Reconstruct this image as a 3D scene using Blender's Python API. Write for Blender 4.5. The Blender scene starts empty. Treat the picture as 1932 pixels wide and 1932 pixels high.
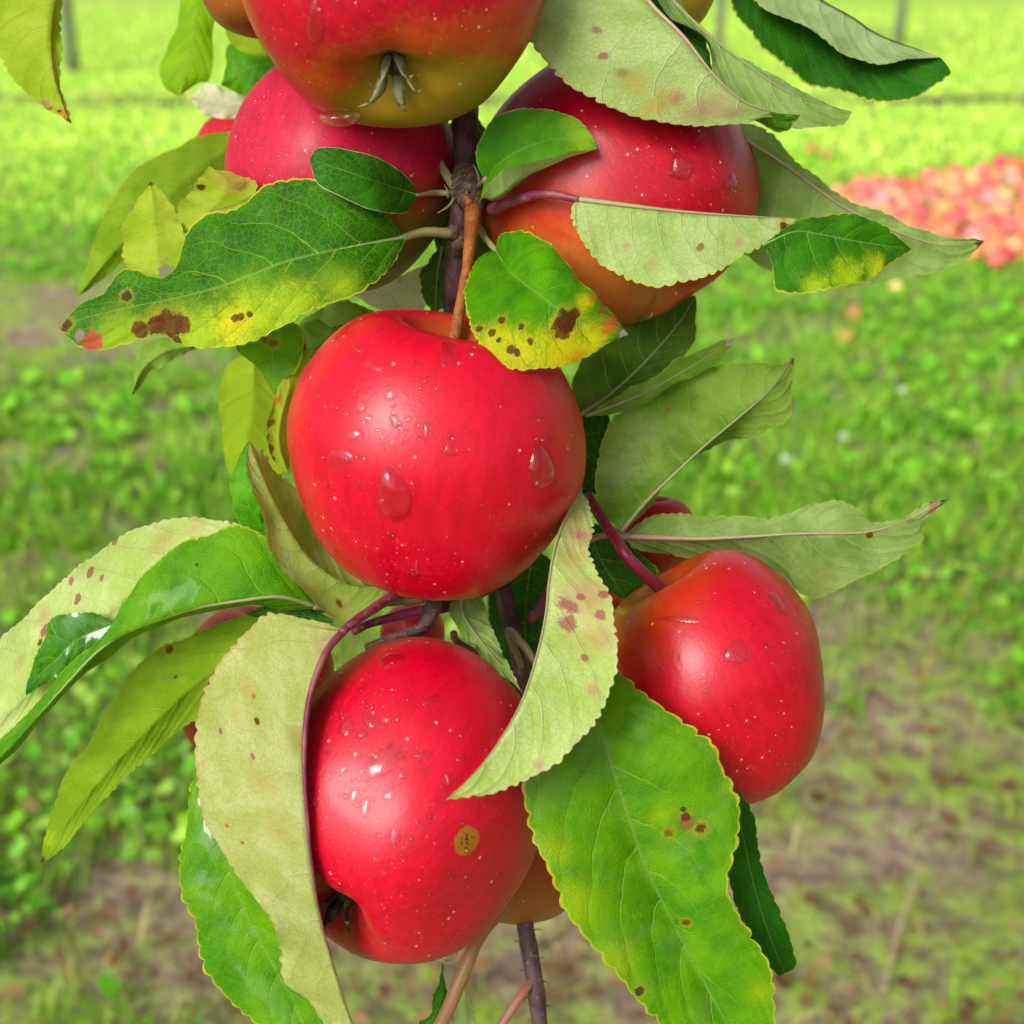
import bpy, math, random
import numpy as np
from mathutils import Vector, Matrix
from mathutils.bvhtree import BVHTree

random.seed(7)
rng = np.random.default_rng(11)
SC = bpy.context.scene
COL = SC.collection

# ------------------------------------------------------------------ camera
PITCH = math.radians(22.8)
CAM = np.array([0.0, 0.0, 1.2])
FOV = math.radians(40.0)
D0 = 0.334                                   # metres to the plane of the branch
FPX = 966.0 / math.tan(FOV / 2)              # focal length, in picture units (1932 across)
S0 = D0 / FPX                                # metres per picture unit at the branch
RIGHT = np.array([1.0, 0, 0])
UP = np.array([0, math.sin(PITCH), math.cos(PITCH)])
BACK = np.array([0, -math.cos(PITCH), math.sin(PITCH)])

cd = bpy.data.cameras.new('camera')
cd.angle = FOV
cd.clip_start = 0.01
cd.clip_end = 2000
cd.dof.use_dof = True
cd.dof.focus_distance = D0 - 150 * S0
cd.dof.aperture_fstop = cd.lens / 2.9
co = bpy.data.objects.new('camera', cd)
co.location = CAM
co.rotation_euler = (math.pi / 2 - PITCH, 0, 0)
COL.objects.link(co)
SC.camera = co

# ------------------------------------------------------------------ sky, sun, exposure
SUN_AZ = math.radians(216.0)                 # compass-style, measured from +Y towards +X
SUN_EL = math.radians(36.0)
w = bpy.data.worlds.new('World')
SC.world = w
w.use_nodes = True
nt = w.node_tree
bg = nt.nodes['Background']
sky = nt.nodes.new('ShaderNodeTexSky')
sky.sky_type = 'NISHITA'
sky.sun_disc = False
sky.sun_elevation = SUN_EL
sky.sun_rotation = SUN_AZ
sky.air_density = 1.0
sky.dust_density = 4.0
sky.ozone_density = 1.0
hs = nt.nodes.new('ShaderNodeHueSaturation')  # a bright overcast sky: hardly any blue
hs.inputs['Saturation'].default_value = 0.18
nt.links.new(sky.outputs[0], hs.inputs['Color'])
nt.links.new(hs.outputs[0], bg.inputs['Color'])
bg.inputs['Strength'].default_value = 0.085

sd = bpy.data.lights.new('sun', 'SUN')
sd.energy = 1.5
sd.angle = math.radians(26)
sd.color = (1.0, 0.97, 0.92)
so = bpy.data.objects.new('sun', sd)
sdir = Vector((math.sin(SUN_AZ) * math.cos(SUN_EL), math.cos(SUN_AZ) * math.cos(SUN_EL), math.sin(SUN_EL)))
so.rotation_euler = sdir.to_track_quat('Z', 'Y').to_euler()
so.location = (-2, -3, 4)
COL.objects.link(so)

SC.view_settings.view_transform = 'Standard'
SC.view_settings.look = 'None'
SC.view_settings.gamma = 1.0
SC.view_settings.use_curve_mapping = False
SC.view_settings.exposure = 0.85
SC.render.engine = 'CYCLES'
SC.cycles.max_bounces = 5
SC.cycles.transparent_max_bounces = 6
SC.cycles.use_adaptive_sampling = True
SC.cycles.adaptive_threshold = 0.03
SC.cycles.caustics_refractive = False
SC.cycles.caustics_reflective = False
SC.cycles.use_denoising = True


# ------------------------------------------------------------------ helpers
def P(x, y, d=0.0):
    """A point d picture units in front of the branch plane, on the line of sight of (x, y)."""
    dist = D0 - d * S0
    return CAM + dist * (-BACK + RIGHT * ((x - 966) / FPX) + UP * ((966 - y) / FPX))


def G(x, y, z=0.0):
    """The point of the ground seen at (x, y)."""
    v = -BACK + RIGHT * ((x - 966) / FPX) + UP * ((966 - y) / FPX)
    return CAM + v * ((z - CAM[2]) / v[2])


def lin(c):
    c = c / 255.0
    return c / 12.92 if c <= 0.04045 else ((c + 0.055) / 1.055) ** 2.4


def C(r, g, b, k=0.8):
    return (lin(r) * k, lin(g) * k, lin(b) * k, 1.0)


def new_mesh(name, verts, faces, mat=None, smooth=True):
    me = bpy.data.meshes.new(name)
    verts = np.asarray(verts, dtype=np.float32)
    me.from_pydata(verts.tolist() if len(verts) < 40000 else verts, [], faces)
    if smooth:
        me.polygons.foreach_set('use_smooth', [True] * len(me.polygons))
    if mat is not None:
        me.materials.append(mat)
    me.update()
    return me


def link(name, data, parent=None, loc=None):
    o = bpy.data.objects.new(name, data)
    COL.objects.link(o)
    if loc is not None:
        o.location = loc
    if parent is not None:
        o.parent = parent
    return o


def tag(o, label=None, cat=None, group=None, kind=None):
    if label: o['label'] = label
    if cat: o['category'] = cat
    if group: o['group'] = group
    if kind: o['kind'] = kind
    return o


def spline(pts, n):
    """Catmull-Rom through pts, resampled to n points evenly along its length."""
    p = np.asarray(pts, dtype=float)
    if len(p) == 2:
        t = np.linspace(0, 1, n)[:, None]
        return p[0] * (1 - t) + p[1] * t
    q = np.vstack([2 * p[0] - p[1], p, 2 * p[-1] - p[-2]])
    out = []
    m = 14
    t = np.linspace(0, 1, m, endpoint=False)[:, None]
    for i in range(1, len(q) - 2):
        a, b, c, d = q[i - 1], q[i], q[i + 1], q[i + 2]
        out.append(0.5 * ((2 * b) + (-a + c) * t + (2 * a - 5 * b + 4 * c - d) * t ** 2 + (-a + 3 * b - 3 * c + d) * t ** 3))
    out = np.vstack(out + [p[-1:]])
    seg = np.linalg.norm(np.diff(out, axis=0), axis=1)
    s = np.concatenate([[0], np.cumsum(seg)])
    tt = np.linspace(0, s[-1], n)
    return np.stack([np.interp(tt, s, out[:, k]) for k in range(out.shape[1])], 1)


def tube(pts, radii, sides=10, n=None, cap=True, lump=0.0, seed=0):
    """Vertices and faces of a tapering tube along pts (world)."""
    n = n or max(6, len(pts) * 5)
    p = spline(pts, n)
    r = np.interp(np.linspace(0, 1, n), np.linspace(0, 1, len(radii)), radii)
    rs = np.random.default_rng(seed)
    tan = np.gradient(p, axis=0)
    tan /= np.linalg.norm(tan, axis=1)[:, None] + 1e-12
    ref = np.array([0.3, 0.9, 0.31])
    V, F = [], []
    prev = None
    for i in range(n):
        t = tan[i]
        a = (ref if prev is None else prev) - t * np.dot(ref if prev is None else prev, t)
        a /= np.linalg.norm(a) + 1e-12
        prev = a
        b = np.cross(t, a)
        rr = r[i] * (1 + lump * (rs.random() - 0.5))
        for k in range(sides):
            g = 2 * math.pi * k / sides
            V.append(p[i] + rr * (1 + lump * 0.4 * (rs.random() - .5)) * (math.cos(g) * a + math.sin(g) * b))
    for i in range(n - 1):
        for k in range(sides):
            k2 = (k + 1) % sides
            F.append((i * sides + k, i * sides + k2, (i + 1) * sides + k2, (i + 1) * sides + k))
    if cap:
        F.append(tuple(range(sides - 1, -1, -1)))
        F.append(tuple((n - 1) * sides + k for k in range(sides)))
    return np.array(V), F


# ------------------------------------------------------------------ node helpers
class N:
    def __init__(self, mat):
        self.t = mat.node_tree
        self.t.nodes.clear()
        self.out = self.t.nodes.new('ShaderNodeOutputMaterial')

    def n(self, kind, **kw):
        nd = self.t.nodes.new(kind)
        for k, v in kw.items():
            setattr(nd, k, v)
        return nd

    def l(self, a, b):
        self.t.links.new(a, b)

    def put(self, sock, v):
        if hasattr(v, 'links') or hasattr(v, 'is_output'):
            self.l(v, sock)
        else:
            sock.default_value = v

    def math(self, op, a, b=None, c=None, clamp=False):
        m = self.n('ShaderNodeMath', operation=op, use_clamp=clamp)
        self.put(m.inputs[0], a)
        if b is not None: self.put(m.inputs[1], b)
        if c is not None: self.put(m.inputs[2], c)
        return m.outputs[0]

    def vmath(self, op, a, b=None):
        m = self.n('ShaderNodeVectorMath', operation=op)
        self.put(m.inputs[0], a)
        if b is not None: self.put(m.inputs[1], b)
        return m.outputs['Value'] if op in ('LENGTH', 'DOT_PRODUCT', 'DISTANCE') else m.outputs[0]

    def ramp(self, v, lo, hi, a=0.0, b=1.0):
        m = self.n('ShaderNodeMapRange', interpolation_type='SMOOTHSTEP')
        self.put(m.inputs['Value'], v)
        m.inputs['From Min'].default_value = lo
        m.inputs['From Max'].default_value = hi
        m.inputs['To Min'].default_value = a
        m.inputs['To Max'].default_value = b
        return m.outputs[0]

    def mix(self, f, a, b, blend='MIX'):
        m = self.n('ShaderNodeMix', data_type='RGBA', blend_type=blend)
        self.put(m.inputs[0], f)
        self.put(m.inputs[6], a)
        self.put(m.inputs[7], b)
        return m.outputs[2]

    def noise(self, vec, scale, detail=3, rough=0.5, dist=0.0):
        m = self.n('ShaderNodeTexNoise')
        if vec is not None: self.l(vec, m.inputs['Vector'])
        m.inputs['Scale'].default_value = scale
        m.inputs['Detail'].default_value = detail
        m.inputs['Roughness'].default_value = rough
        m.inputs['Distortion'].default_value = dist
        return m.outputs[0]

    def attr(self, name):
        m = self.n('ShaderNodeAttribute', attribute_name=name)
        return m

    def scale(self, vec, s):
        m = self.n('ShaderNodeVectorMath', operation='MULTIPLY')
        self.l(vec, m.inputs[0])
        m.inputs[1].default_value = s
        return m.outputs[0]

    def bsdf(self, col, rough=0.5, spec=0.5, coat=0.0, coat_rough=0.1, normal=None):
        b = self.n('ShaderNodeBsdfPrincipled')
        self.put(b.inputs['Base Color'], col)
        self.put(b.inputs['Roughness'], rough)
        self.put(b.inputs['Specular IOR Level'], spec)
        self.put(b.inputs['Coat Weight'], coat)
        b.inputs['Coat Roughness'].default_value = coat_rough
        if normal is not None: self.l(normal, b.inputs['Normal'])
        return b

    def bump(self, h, strength=0.3, dist=0.001):
        b = self.n('ShaderNodeBump')
        b.inputs['Strength'].default_value = strength
        b.inputs['Distance'].default_value = dist
        self.l(h, b.inputs['Height'])
        return b.outputs[0]


def material(name):
    m = bpy.data.materials.new(name)
    m.use_nodes = True
    return m, N(m)


# ------------------------------------------------------------------ plain materials
def bark_mat(name, a, b, rough=0.6, scale=500, bumpy=0.4, spec=0.4):
    m, k = material(name)
    tc = k.n('ShaderNodeTexCoord').outputs['Object']
    n1 = k.noise(tc, scale, 4, 0.6)
    n2 = k.noise(tc, scale * 4, 2, 0.6)
    col = k.mix(k.ramp(n1, 0.35, 0.65), a, b)
    col = k.mix(k.ramp(n2, 0.62, 0.74, 0, 0.45), col, C(190, 165, 150))
    h = k.math('ADD', n1, n2)
    bs = k.bsdf(col, rough, spec, normal=k.bump(h, bumpy, 0.0004))
    k.l(bs.outputs[0], k.out.inputs[0])
    return m


M_BARK = bark_mat('branch_bark', C(66, 42, 48), C(108, 76, 80), 0.5, 160)
M_SPUR = bark_mat('spur_bark', C(60, 40, 34), C(110, 82, 70), 0.7, 300, 0.8)
M_ORANGE = bark_mat('orange_stalk', C(140, 74, 18), C(168, 100, 34), 0.6, 320, .7)
M_REDST = bark_mat('red_stalk', C(128, 26, 52), C(150, 44, 62), 0.4, 200, 0.2)
M_PURPLE = bark_mat('purple_petiole', C(120, 34, 70), C(150, 80, 84), 0.45, 150, 0.2)
M_PINKG = bark_mat('pink_green_shoot', C(200, 110, 112), C(166, 130, 76), 0.45, 60, 0.2)
M_PET = bark_mat('green_petiole', C(140, 126, 88), C(150, 150, 100), 0.5, 200, 0.2)
M_RIBPALE = bark_mat('cream_midrib', C(150, 176, 100), C(168, 184, 116), 0.5, 200, 0.1)
M_RIBUP = bark_mat('pale_midrib', C(104, 160, 44), C(130, 172, 66), 0.5, 200, 0.1)
M_RIBDN = bark_mat('underside_midrib', C(166, 150, 116), C(150, 168, 96), 0.5, 150, 0.1)
M_RIBPK = bark_mat('pink_midrib', C(196, 150, 140), C(180, 170, 120), 0.5, 150, 0.1)
M_SEPAL = bark_mat('dry_sepal', C(96, 96, 60), C(160, 160, 112), 0.8, 300, 0.4)
M_SEPALP = bark_mat('pale_sepal', C(140, 146, 96), C(176, 176, 134), 0.8, 300, 0.5)
M_SEPALD = bark_mat('dark_sepal', C(34, 34, 20), C(90, 92, 56), 0.8, 300, 0.4)


# ------------------------------------------------------------------ leaf material
SPOTCOL = {
    'brown': C(100, 38, 8), 'dark': C(60, 26, 8), 'black': C(36, 22, 20), 'tan': C(150, 110, 50),
    'pink': C(188, 106, 104), 'mauve': C(170, 90, 96), 'red': C(200, 70, 60), 'yellow': C(222, 214, 20),
    'lime': C(176, 206, 24), 'orange': C(226, 110, 40), 'white': C(206, 196, 200), 'green': C(60, 130, 20),
    'ochre': C(190, 160, 80), 'grey': C(150, 136, 120), 'palegreen': C(196, 216, 150),
}
# per kind: upper colours (two), under colours (two), how much light passes, colour of the light that passes, gloss of the upper side
KIND = {
    'dark':   (C(20, 84, 2), C(56, 130, 3), C(164, 190, 110), C(186, 208, 134), 0.18, C(130, 200, 20), 0.42),
    'deep':   (C(20, 80, 6), C(38, 108, 8), C(150, 182, 108), C(176, 200, 132), 0.10, C(90, 160, 20), 0.45),
    'green':  (C(42, 130, 3), C(92, 172, 5), C(176, 200, 118), C(192, 212, 140), 0.28, C(150, 215, 20), 0.40),
    'bright': (C(58, 140, 4), C(110, 176, 5), C(186, 200, 108), C(196, 210, 130), 0.30, C(170, 225, 20), 0.38),
    'lime':   (C(120, 190, 10), C(156, 208, 14), C(160, 196, 30), C(176, 204, 40), 0.42, C(170, 225, 10), 0.45),
    'pale':   (C(40, 110, 16), C(70, 140, 24), C(160, 188, 98), C(186, 208, 130), 0.14, C(190, 210, 80), 0.42),
    'grey':   (C(28, 90, 18), C(50, 116, 24), C(128, 162, 72), C(158, 190, 104), 0.16, C(150, 190, 60), 0.42),
    'sage':   (C(60, 120, 18), C(90, 150, 24), C(148, 180, 62), C(186, 208, 106), 0.30, C(190, 200, 40), 0.45),
    'khaki':  (C(90, 140, 10), C(120, 160, 14), C(128, 172, 20), C(156, 194, 42), 0.38, C(160, 195, 10), 0.45),
    'cream':  (C(60, 120, 18), C(90, 150, 24), C(170, 182, 92), C(194, 202, 128), 0.16, C(210, 210, 80), 0.42),
    'blush':  (C(60, 120, 18), C(90, 150, 24), C(178, 204, 100), C(204, 222, 140), 0.18, C(205, 225, 90), 0.42),
    'olive':  (C(60, 120, 10), C(90, 150, 14), C(102, 146, 34), C(142, 180, 68), 0.24, C(150, 185, 20), 0.45),
    'moss':   (C(40, 96, 10), C(60, 116, 14), C(64, 104, 20), C(98, 138, 42), 0.14, C(110, 150, 20), 0.45),
    'gold':   (C(110, 164, 10), C(150, 184, 14), C(160, 194, 30), C(190, 212, 66), 0.36, C(180, 215, 10), 0.45),
    'white':  (C(120, 160, 80), C(150, 180, 90), C(226, 230, 184), C(242, 244, 212), 0.25, C(230, 235, 160), 0.5),
}
_lm = [0]


def leaf_mat(kind, spots, nveins=9, veinfac=0.7, net=0.65, wet=0.0, rim='lime', speckle=0.3, slope=0.2, relief=1.0):
    u0, u1, d0, d1, tr, trc, gloss = KIND[kind]
    _lm[0] += 1
    m, k = material('leaf_' + kind)
    lp = k.attr('lp').outputs['Vector']          # across / along the blade, picture units
    uv = k.attr('uvl').outputs['Vector']         # -1..1 across, 0..1 along
    sx = k.n('ShaderNodeSeparateXYZ')
    k.l(uv, sx.inputs[0])
    u, v = sx.outputs[0], sx.outputs[1]
    au = k.math('ABSOLUTE', u)
    side = k.math('GREATER_THAN', u, 0.0)
    off = _lm[0] * 3.71
    seedv = k.n('ShaderNodeVectorMath', operation='ADD')
    k.l(lp, seedv.inputs[0])
    seedv.inputs[1].default_value = (off * 97, off * 31, off * 13)
    lpo = seedv.outputs[0]
    nbig = k.noise(lpo, 0.011, 4, 0.55)
    nmid = k.noise(lpo, 0.04, 4, 0.6)
    nfine = k.noise(lpo, 0.22, 3, 0.6)
    # side veins, curving towards the tip
    bend = k.math('MULTIPLY', k.math('POWER', au, 1.35), slope * nveins)
    ph = k.math('SUBTRACT', k.math('MULTIPLY', v, nveins), bend)
    ph = k.math('ADD', ph, k.math('MULTIPLY', side, 0.43))
    ph = k.math('ADD', ph, k.math('MULTIPLY', nbig, 0.5))
    fr = k.math('ABSOLUTE', k.math('SUBTRACT', k.math('FRACT', ph), 0.5))   # 0 on a vein
    wv = k.math('SUBTRACT', 0.045, k.math('MULTIPLY', au, 0.03))
    vein = k.math('SUBTRACT', 1.0, k.ramp(k.math('DIVIDE', fr, wv), 0.25, 1.0), clamp=True)
    quilt = k.ramp(fr, 0.0, 0.32)
    mid = k.math('SUBTRACT', 1.0, k.ramp(au, 0.004, 0.03))
    # fine net
    vo = k.n('ShaderNodeTexVoronoi', feature='DISTANCE_TO_EDGE')
    k.l(lpo, vo.inputs['Vector'])
    vo.inputs['Scale'].default_value = 0.075
    netm = k.math('SUBTRACT', 1.0, k.ramp(vo.outputs['Distance'], 0.015, 0.09))
    vo2 = k.n('ShaderNodeTexVoronoi', feature='DISTANCE_TO_EDGE')
    k.l(lpo, vo2.inputs['Vector'])
    vo2.inputs['Scale'].default_value = 0.17
    netf = k.math('SUBTRACT', 1.0, k.ramp(vo2.outputs['Distance'], 0.01, 0.10))
    netall = k.math('MAXIMUM', netm, k.math('MULTIPLY', netf, 0.5))
    # upper side
    up = k.mix(k.ramp(nbig, 0.32, 0.68), u0, u1)
    up = k.mix(k.ramp(nmid, 0.3, 0.75, 0, 0.45), up, u1)
    lighter = k.mix(0.6, u1, C(160, 200, 60))
    up = k.mix(k.math('MULTIPLY', netall, 0.34 * net), up, lighter)
    up = k.mix(k.math('MULTIPLY', vein, 0.8 * veinfac), up, lighter)
    up = k.mix(k.math('MULTIPLY', mid, 0.6), up, C(140, 176, 76))
    # under side
    un = k.mix(k.ramp(nbig, 0.35, 0.65), d0, d1)
    un = k.mix(k.ramp(nmid, 0.45, 0.8, 0, 0.5), un, d0)
    darkv = k.mix(0.7, d0, C(90, 104, 30))
    un = k.mix(k.math('MULTIPLY', netall, 0.30 * net), un, darkv)
    un = k.mix(k.math('MULTIPLY', vein, 0.8 * veinfac), un, k.mix(0.5, d1, C(200, 204, 150)))
    if speckle:
        sp = k.n('ShaderNodeTexVoronoi')
        k.l(lpo, sp.inputs['Vector'])
        sp.inputs['Scale'].default_value = 0.019
        rad = k.n('ShaderNodeSeparateXYZ')
        k.l(sp.outputs['Color'], rad.inputs[0])
        keep = k.math('MULTIPLY', k.ramp(rad.outputs[0], 0.78, 1.0), 0.15)
        dd = k.math('ADD', sp.outputs['Distance'], k.math('MULTIPLY', k.math('SUBTRACT', nfine, 0.5), 0.12))
        blot = k.math('GREATER_THAN', keep, dd)
        un = k.mix(k.math('MULTIPLY', blot, 0.7 * speckle), un, SPOTCOL['mauve'])
        up = k.mix(k.math('MULTIPLY', blot, 0.5 * speckle), up, SPOTCOL['brown'])
        brz = k.math('MULTIPLY', k.ramp(nmid, 0.55, 0.72), k.ramp(nbig, 0.48, 0.62))
        un = k.mix(k.math('MULTIPLY', brz, 0.75 * speckle), un, C(196, 150, 104))
    geo = k.n('ShaderNodeNewGeometry')
    back = geo.outputs['Backfacing']              # the blade has two differently coloured sides
    # rim of the blade
    rimc = {'lime': C(190, 200, 60), 'tan': C(196, 150, 96), 'yellow': C(216, 206, 50), 'pale': C(206, 212, 160)}[rim]
    edge = k.ramp(k.math('ADD', au, k.math('MULTIPLY', k.math('SUBTRACT', nmid, 0.5), 0.05)), 0.965, 0.99)
    up = k.mix(k.math('MULTIPLY', edge, 0.85), up, rimc)
    un = k.mix(k.math('MULTIPLY', edge, 0.55), un, rimc)
    col = k.mix(back, up, un)
    wob = k.math('ADD', k.math('MULTIPLY', k.math('SUBTRACT', nmid, 0.5), 1.6), k.math('MULTIPLY', k.math('SUBTRACT', nfine, 0.5), 1.0))
    for (cx, cy, r, cname, soft, stren) in spots:     # a yellowed ring round each dead spot
        if cname in ('brown', 'dark') and 7 <= r < 40:
            dist = k.math('MULTIPLY', k.vmath('LENGTH', k.vmath('SUBTRACT', lp, (cx, cy, 0))), 1.0 / (r * 1.9))
            col = k.mix(k.ramp(k.math('ADD', dist, k.math('MULTIPLY', wob, .5)), .35, 1.0, .6, 0.0), col, C(176, 170, 40))
    for (cx, cy, r, cname, soft, stren) in spots:
        dv = k.vmath('SUBTRACT', lp, (cx, cy, 0))
        dist = k.math('MULTIPLY', k.vmath('LENGTH', dv), 1.0 / r)
        f = k.math('ADD', dist, k.math('MULTIPLY', wob, 0.6 if soft > .65 else 1.0))
        if soft > .65:
            f = k.math('ADD', f, k.math('MULTIPLY', k.math('ADD', netall, vein), 0.22))
        msk = k.ramp(f, 1.0 - soft, 1.0 + (.25 if soft > .65 else 0), stren, 0.0)
        sc = SPOTCOL[cname]
        tone = k.mix(k.ramp(nfine, 0.35, 0.7, 0, 0.4), sc, (sc[0] * .5, sc[1] * .5, sc[2] * .5, 1))
        col = k.mix(msk, col, tone if cname in ('brown', 'dark', 'tan', 'red', 'mauve') else sc)
    # relief: sunk veins above, raised below
    h = k.math('ADD', k.math('MULTIPLY', quilt, 0.7), k.math('MULTIPLY', netall, -0.18))
    h = k.math('ADD', h, k.math('MULTIPLY', vein, -0.5))
    h = k.math('ADD', h, k.math('MULTIPLY', nfine, 0.45))
    h = k.math('ADD', h, k.math('MULTIPLY', nmid, 0.8))
    nor = k.bump(h, 0.75, 0.00042 * relief)
    rough = k.math('ADD', gloss + .04, k.math('MULTIPLY', back, 0.18))
    rough = k.math('ADD', rough, k.math('MULTIPLY', k.math('SUBTRACT', nmid, 0.5), 0.25))
    coat = 0.0
    if wet:
        wetm = k.ramp(k.noise(lpo, 0.013, 3, 0.5, 0.6), 0.52, 0.60)
        coat = k.math('MULTIPLY', wetm, wet)
    bs = k.bsdf(col, rough, 0.11, coat, 0.05, nor)
    tl = k.n('ShaderNodeBsdfTranslucent')
    k.l(k.mix(0.55, trc, col, 'MIX'), tl.inputs['Color'])
    k.l(nor, tl.inputs['Normal'])
    ms = k.n('ShaderNodeMixShader')
    ms.inputs[0].default_value = tr
    k.l(bs.outputs[0], ms.inputs[1])
    k.l(tl.outputs[0], ms.inputs[2])
    k.l(ms.outputs[0], k.out.inputs[0])
    return m


# ------------------------------------------------------------------ setting: ground
SOIL = [  # (picture x, y, half-size in metres, strength) of bare patches
    (1650, 1600, 0.42, 1.0), (1850, 1800, 0.40, 1.0), (1450, 1850, 0.30, .9), (900, 1900, 0.32, 1.0), (650, 1800, 0.25, .7),
    (300, 1880, 0.30, .7), (60, 640, 0.55, .95), (250, 590, 0.35, .6), (1250, 1700, 0.25, .8), (1932, 1450, 0.22, .6),
    (150, 760, 0.35, .45), (1480, 1560, .2, .6), (40, 480, .5, .35), (1100, 1950, .3, .9), (1750, 1950, .35, .8), (500, 1960, .3, .7),
    (0, 600, .7, 1.0), (190, 640, .5, .9), (330, 690, .3, .6), (200, 860, .45, .48), (380, 760, .3, .42), (60, 930, .35, .4), (330, 640, .35, .5), (1820, 1350, .25, .45), (100, 1750, .3, .5), (1650, 1250, .2, .3)]
_soilpts = [(G(x, y)[:2], r, s) for x, y, r, s in SOIL]
_lat = rng.random((3, 256, 256))


def vnoise(x, y, k=0):
    xi, yi = np.floor(x).astype(int), np.floor(y).astype(int)
    fx, fy = x - xi, y - yi
    fx, fy = fx * fx * (3 - 2 * fx), fy * fy * (3 - 2 * fy)
    L = _lat[k]
    a, b = L[xi % 256, yi % 256], L[(xi + 1) % 256, yi % 256]
    c, d = L[xi % 256, (yi + 1) % 256], L[(xi + 1) % 256, (yi + 1) % 256]
    return (a * (1 - fx) + b * fx) * (1 - fy) + (c * (1 - fx) + d * fx) * fy


def soil_amount(x, y):
    s = np.zeros_like(x)
    for (p, r, st) in _soilpts:
        s = np.maximum(s, st * np.exp(-((x - p[0]) ** 2 + (y - p[1]) ** 2) / (r * r)))
    s = s + (vnoise(x * 4.1 + 7, y * 4.1, 0) - 0.5) * 0.55 + (vnoise(x * 13, y * 13, 1) - 0.5) * 0.5
    strip = np.exp(-((y - 10.6 - 0.12 * np.sin(x * 1.3)) / 0.30) ** 2)
    return np.maximum(s, strip * 0.9 * (0.5 + vnoise(x * 1.7, y * 1.7, 2)))


m_ground, k = material('ground_soil_and_moss')
pos = k.n('ShaderNodeNewGeometry').outputs['Position']
n1 = k.noise(pos, 3.0, 5, 0.6)
n2 = k.noise(pos, 22.0, 5, 0.65)
n3 = k.noise(pos, 90.0, 3, 0.6)
soil = k.mix(k.ramp(n2, 0.35, 0.65), C(134, 112, 96), C(190, 166, 144))
soil = k.mix(k.ramp(n3, 0.5, 0.75, 0, 0.7), soil, C(206, 178, 152))
moss = k.mix(k.ramp(n2, 0.35, 0.65), C(120, 160, 44), C(166, 200, 70))
near = k.mix(k.ramp(k.math('ADD', k.math('MULTIPLY', n1, .6), k.math('MULTIPLY', n2, .4)), 0.42, 0.60), soil, moss)
sp = k.n('ShaderNodeSeparateXYZ')
k.l(pos, sp.inputs[0])
# grass farther off: the glare and overexposure of the distance painted paler and yellower
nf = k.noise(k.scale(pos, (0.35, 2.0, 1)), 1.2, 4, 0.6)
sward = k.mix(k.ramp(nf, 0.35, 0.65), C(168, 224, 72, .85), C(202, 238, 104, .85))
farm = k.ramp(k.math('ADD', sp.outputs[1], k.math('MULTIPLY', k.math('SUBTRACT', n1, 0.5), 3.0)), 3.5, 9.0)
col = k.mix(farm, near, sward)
# bare strip along a tree row
wy = k.math('ADD', sp.outputs[1], k.math('MULTIPLY', k.math('SUBTRACT', k.noise(pos, 1.1, 3), .5), 0.9))
strip = k.math('SUBTRACT', 1.0, k.ramp(k.math('ABSOLUTE', k.math('SUBTRACT', wy, 10.6)), 0.15, 0.55))
strip2 = k.math('SUBTRACT', 1.0, k.ramp(k.math('ABSOLUTE', k.math('SUBTRACT', wy, 15.2)), 0.10, 0.55))
strip = k.math('MAXIMUM', strip, k.math('MULTIPLY', strip2, 0.35))
col = k.mix(k.math('MULTIPLY', strip, k.ramp(k.noise(k.scale(pos, (.5, 1.6, 1)), 1.6, 4), 0.42, 0.60, .08, 1.0)), col, C(104, 84, 80))
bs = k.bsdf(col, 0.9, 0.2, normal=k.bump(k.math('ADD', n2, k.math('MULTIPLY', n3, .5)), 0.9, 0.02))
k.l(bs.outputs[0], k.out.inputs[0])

gv, gf = [], []
NX, NY = 90, 110
gx = np.linspace(-4, 4, NX)
gy = np.linspace(0.4, 9, NY)
X, Y = np.meshgrid(gx, gy)
Z = (vnoise(X * 3 + 3, Y * 3, 0) - .5) * 0.03 + (vnoise(X * 11, Y * 11, 1) - .5) * 0.02
ed = np.minimum(np.minimum(X + 4, 4 - X), np.minimum(Y - 0.4, 9 - Y))
Z *= np.clip(ed, 0, 1)
gv = np.stack([X.ravel(), Y.ravel(), Z.ravel()], 1).tolist()
for j in range(NY - 1):
    for i in range(NX - 1):
        gf.append((j * NX + i, j * NX + i + 1, (j + 1) * NX + i + 1, (j + 1) * NX + i))
b0 = len(gv)
R_ = 400
gv += [(-R_, -R_, 0), (R_, -R_, 0), (R_, R_, 0), (-R_, R_, 0), (-4, .4, 0), (4, .4, 0), (4, 9, 0), (-4, 9, 0)]
gf += [(b0, b0 + 1, b0 + 5, b0 + 4), (b0 + 1, b0 + 2, b0 + 6, b0 + 5), (b0 + 2, b0 + 3, b0 + 7, b0 + 6), (b0 + 3, b0, b0 + 4, b0 + 7)]
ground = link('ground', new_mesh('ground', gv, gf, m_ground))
tag(ground, 'grassy orchard ground with bare brown patches', None, None, 'structure')


def ground_z(x, y):
    z = (vnoise(x * 3 + 3, y * 3, 0) - .5) * 0.03 + (vnoise(x * 11, y * 11, 1) - .5) * 0.02
    e = np.minimum(np.minimum(x + 4, 4 - x), np.minimum(y - .4, 9 - y))
    return z * np.clip(e, 0, 1)


# ------------------------------------------------------------------ setting: grass and low weeds (stuff)
m_grass, k = material('grass_blades')
ca = k.attr('col').outputs['Color']
bs = k.bsdf(ca, 0.45, 0.4)
tl = k.n('ShaderNodeBsdfTranslucent')
k.l(ca, tl.inputs['Color'])
ms = k.n('ShaderNodeMixShader')
ms.inputs[0].default_value = 0.3
k.l(bs.outputs[0], ms.inputs[1])
k.l(tl.outputs[0], ms.inputs[2])
k.l(ms.outputs[0], k.out.inputs[0])


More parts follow.
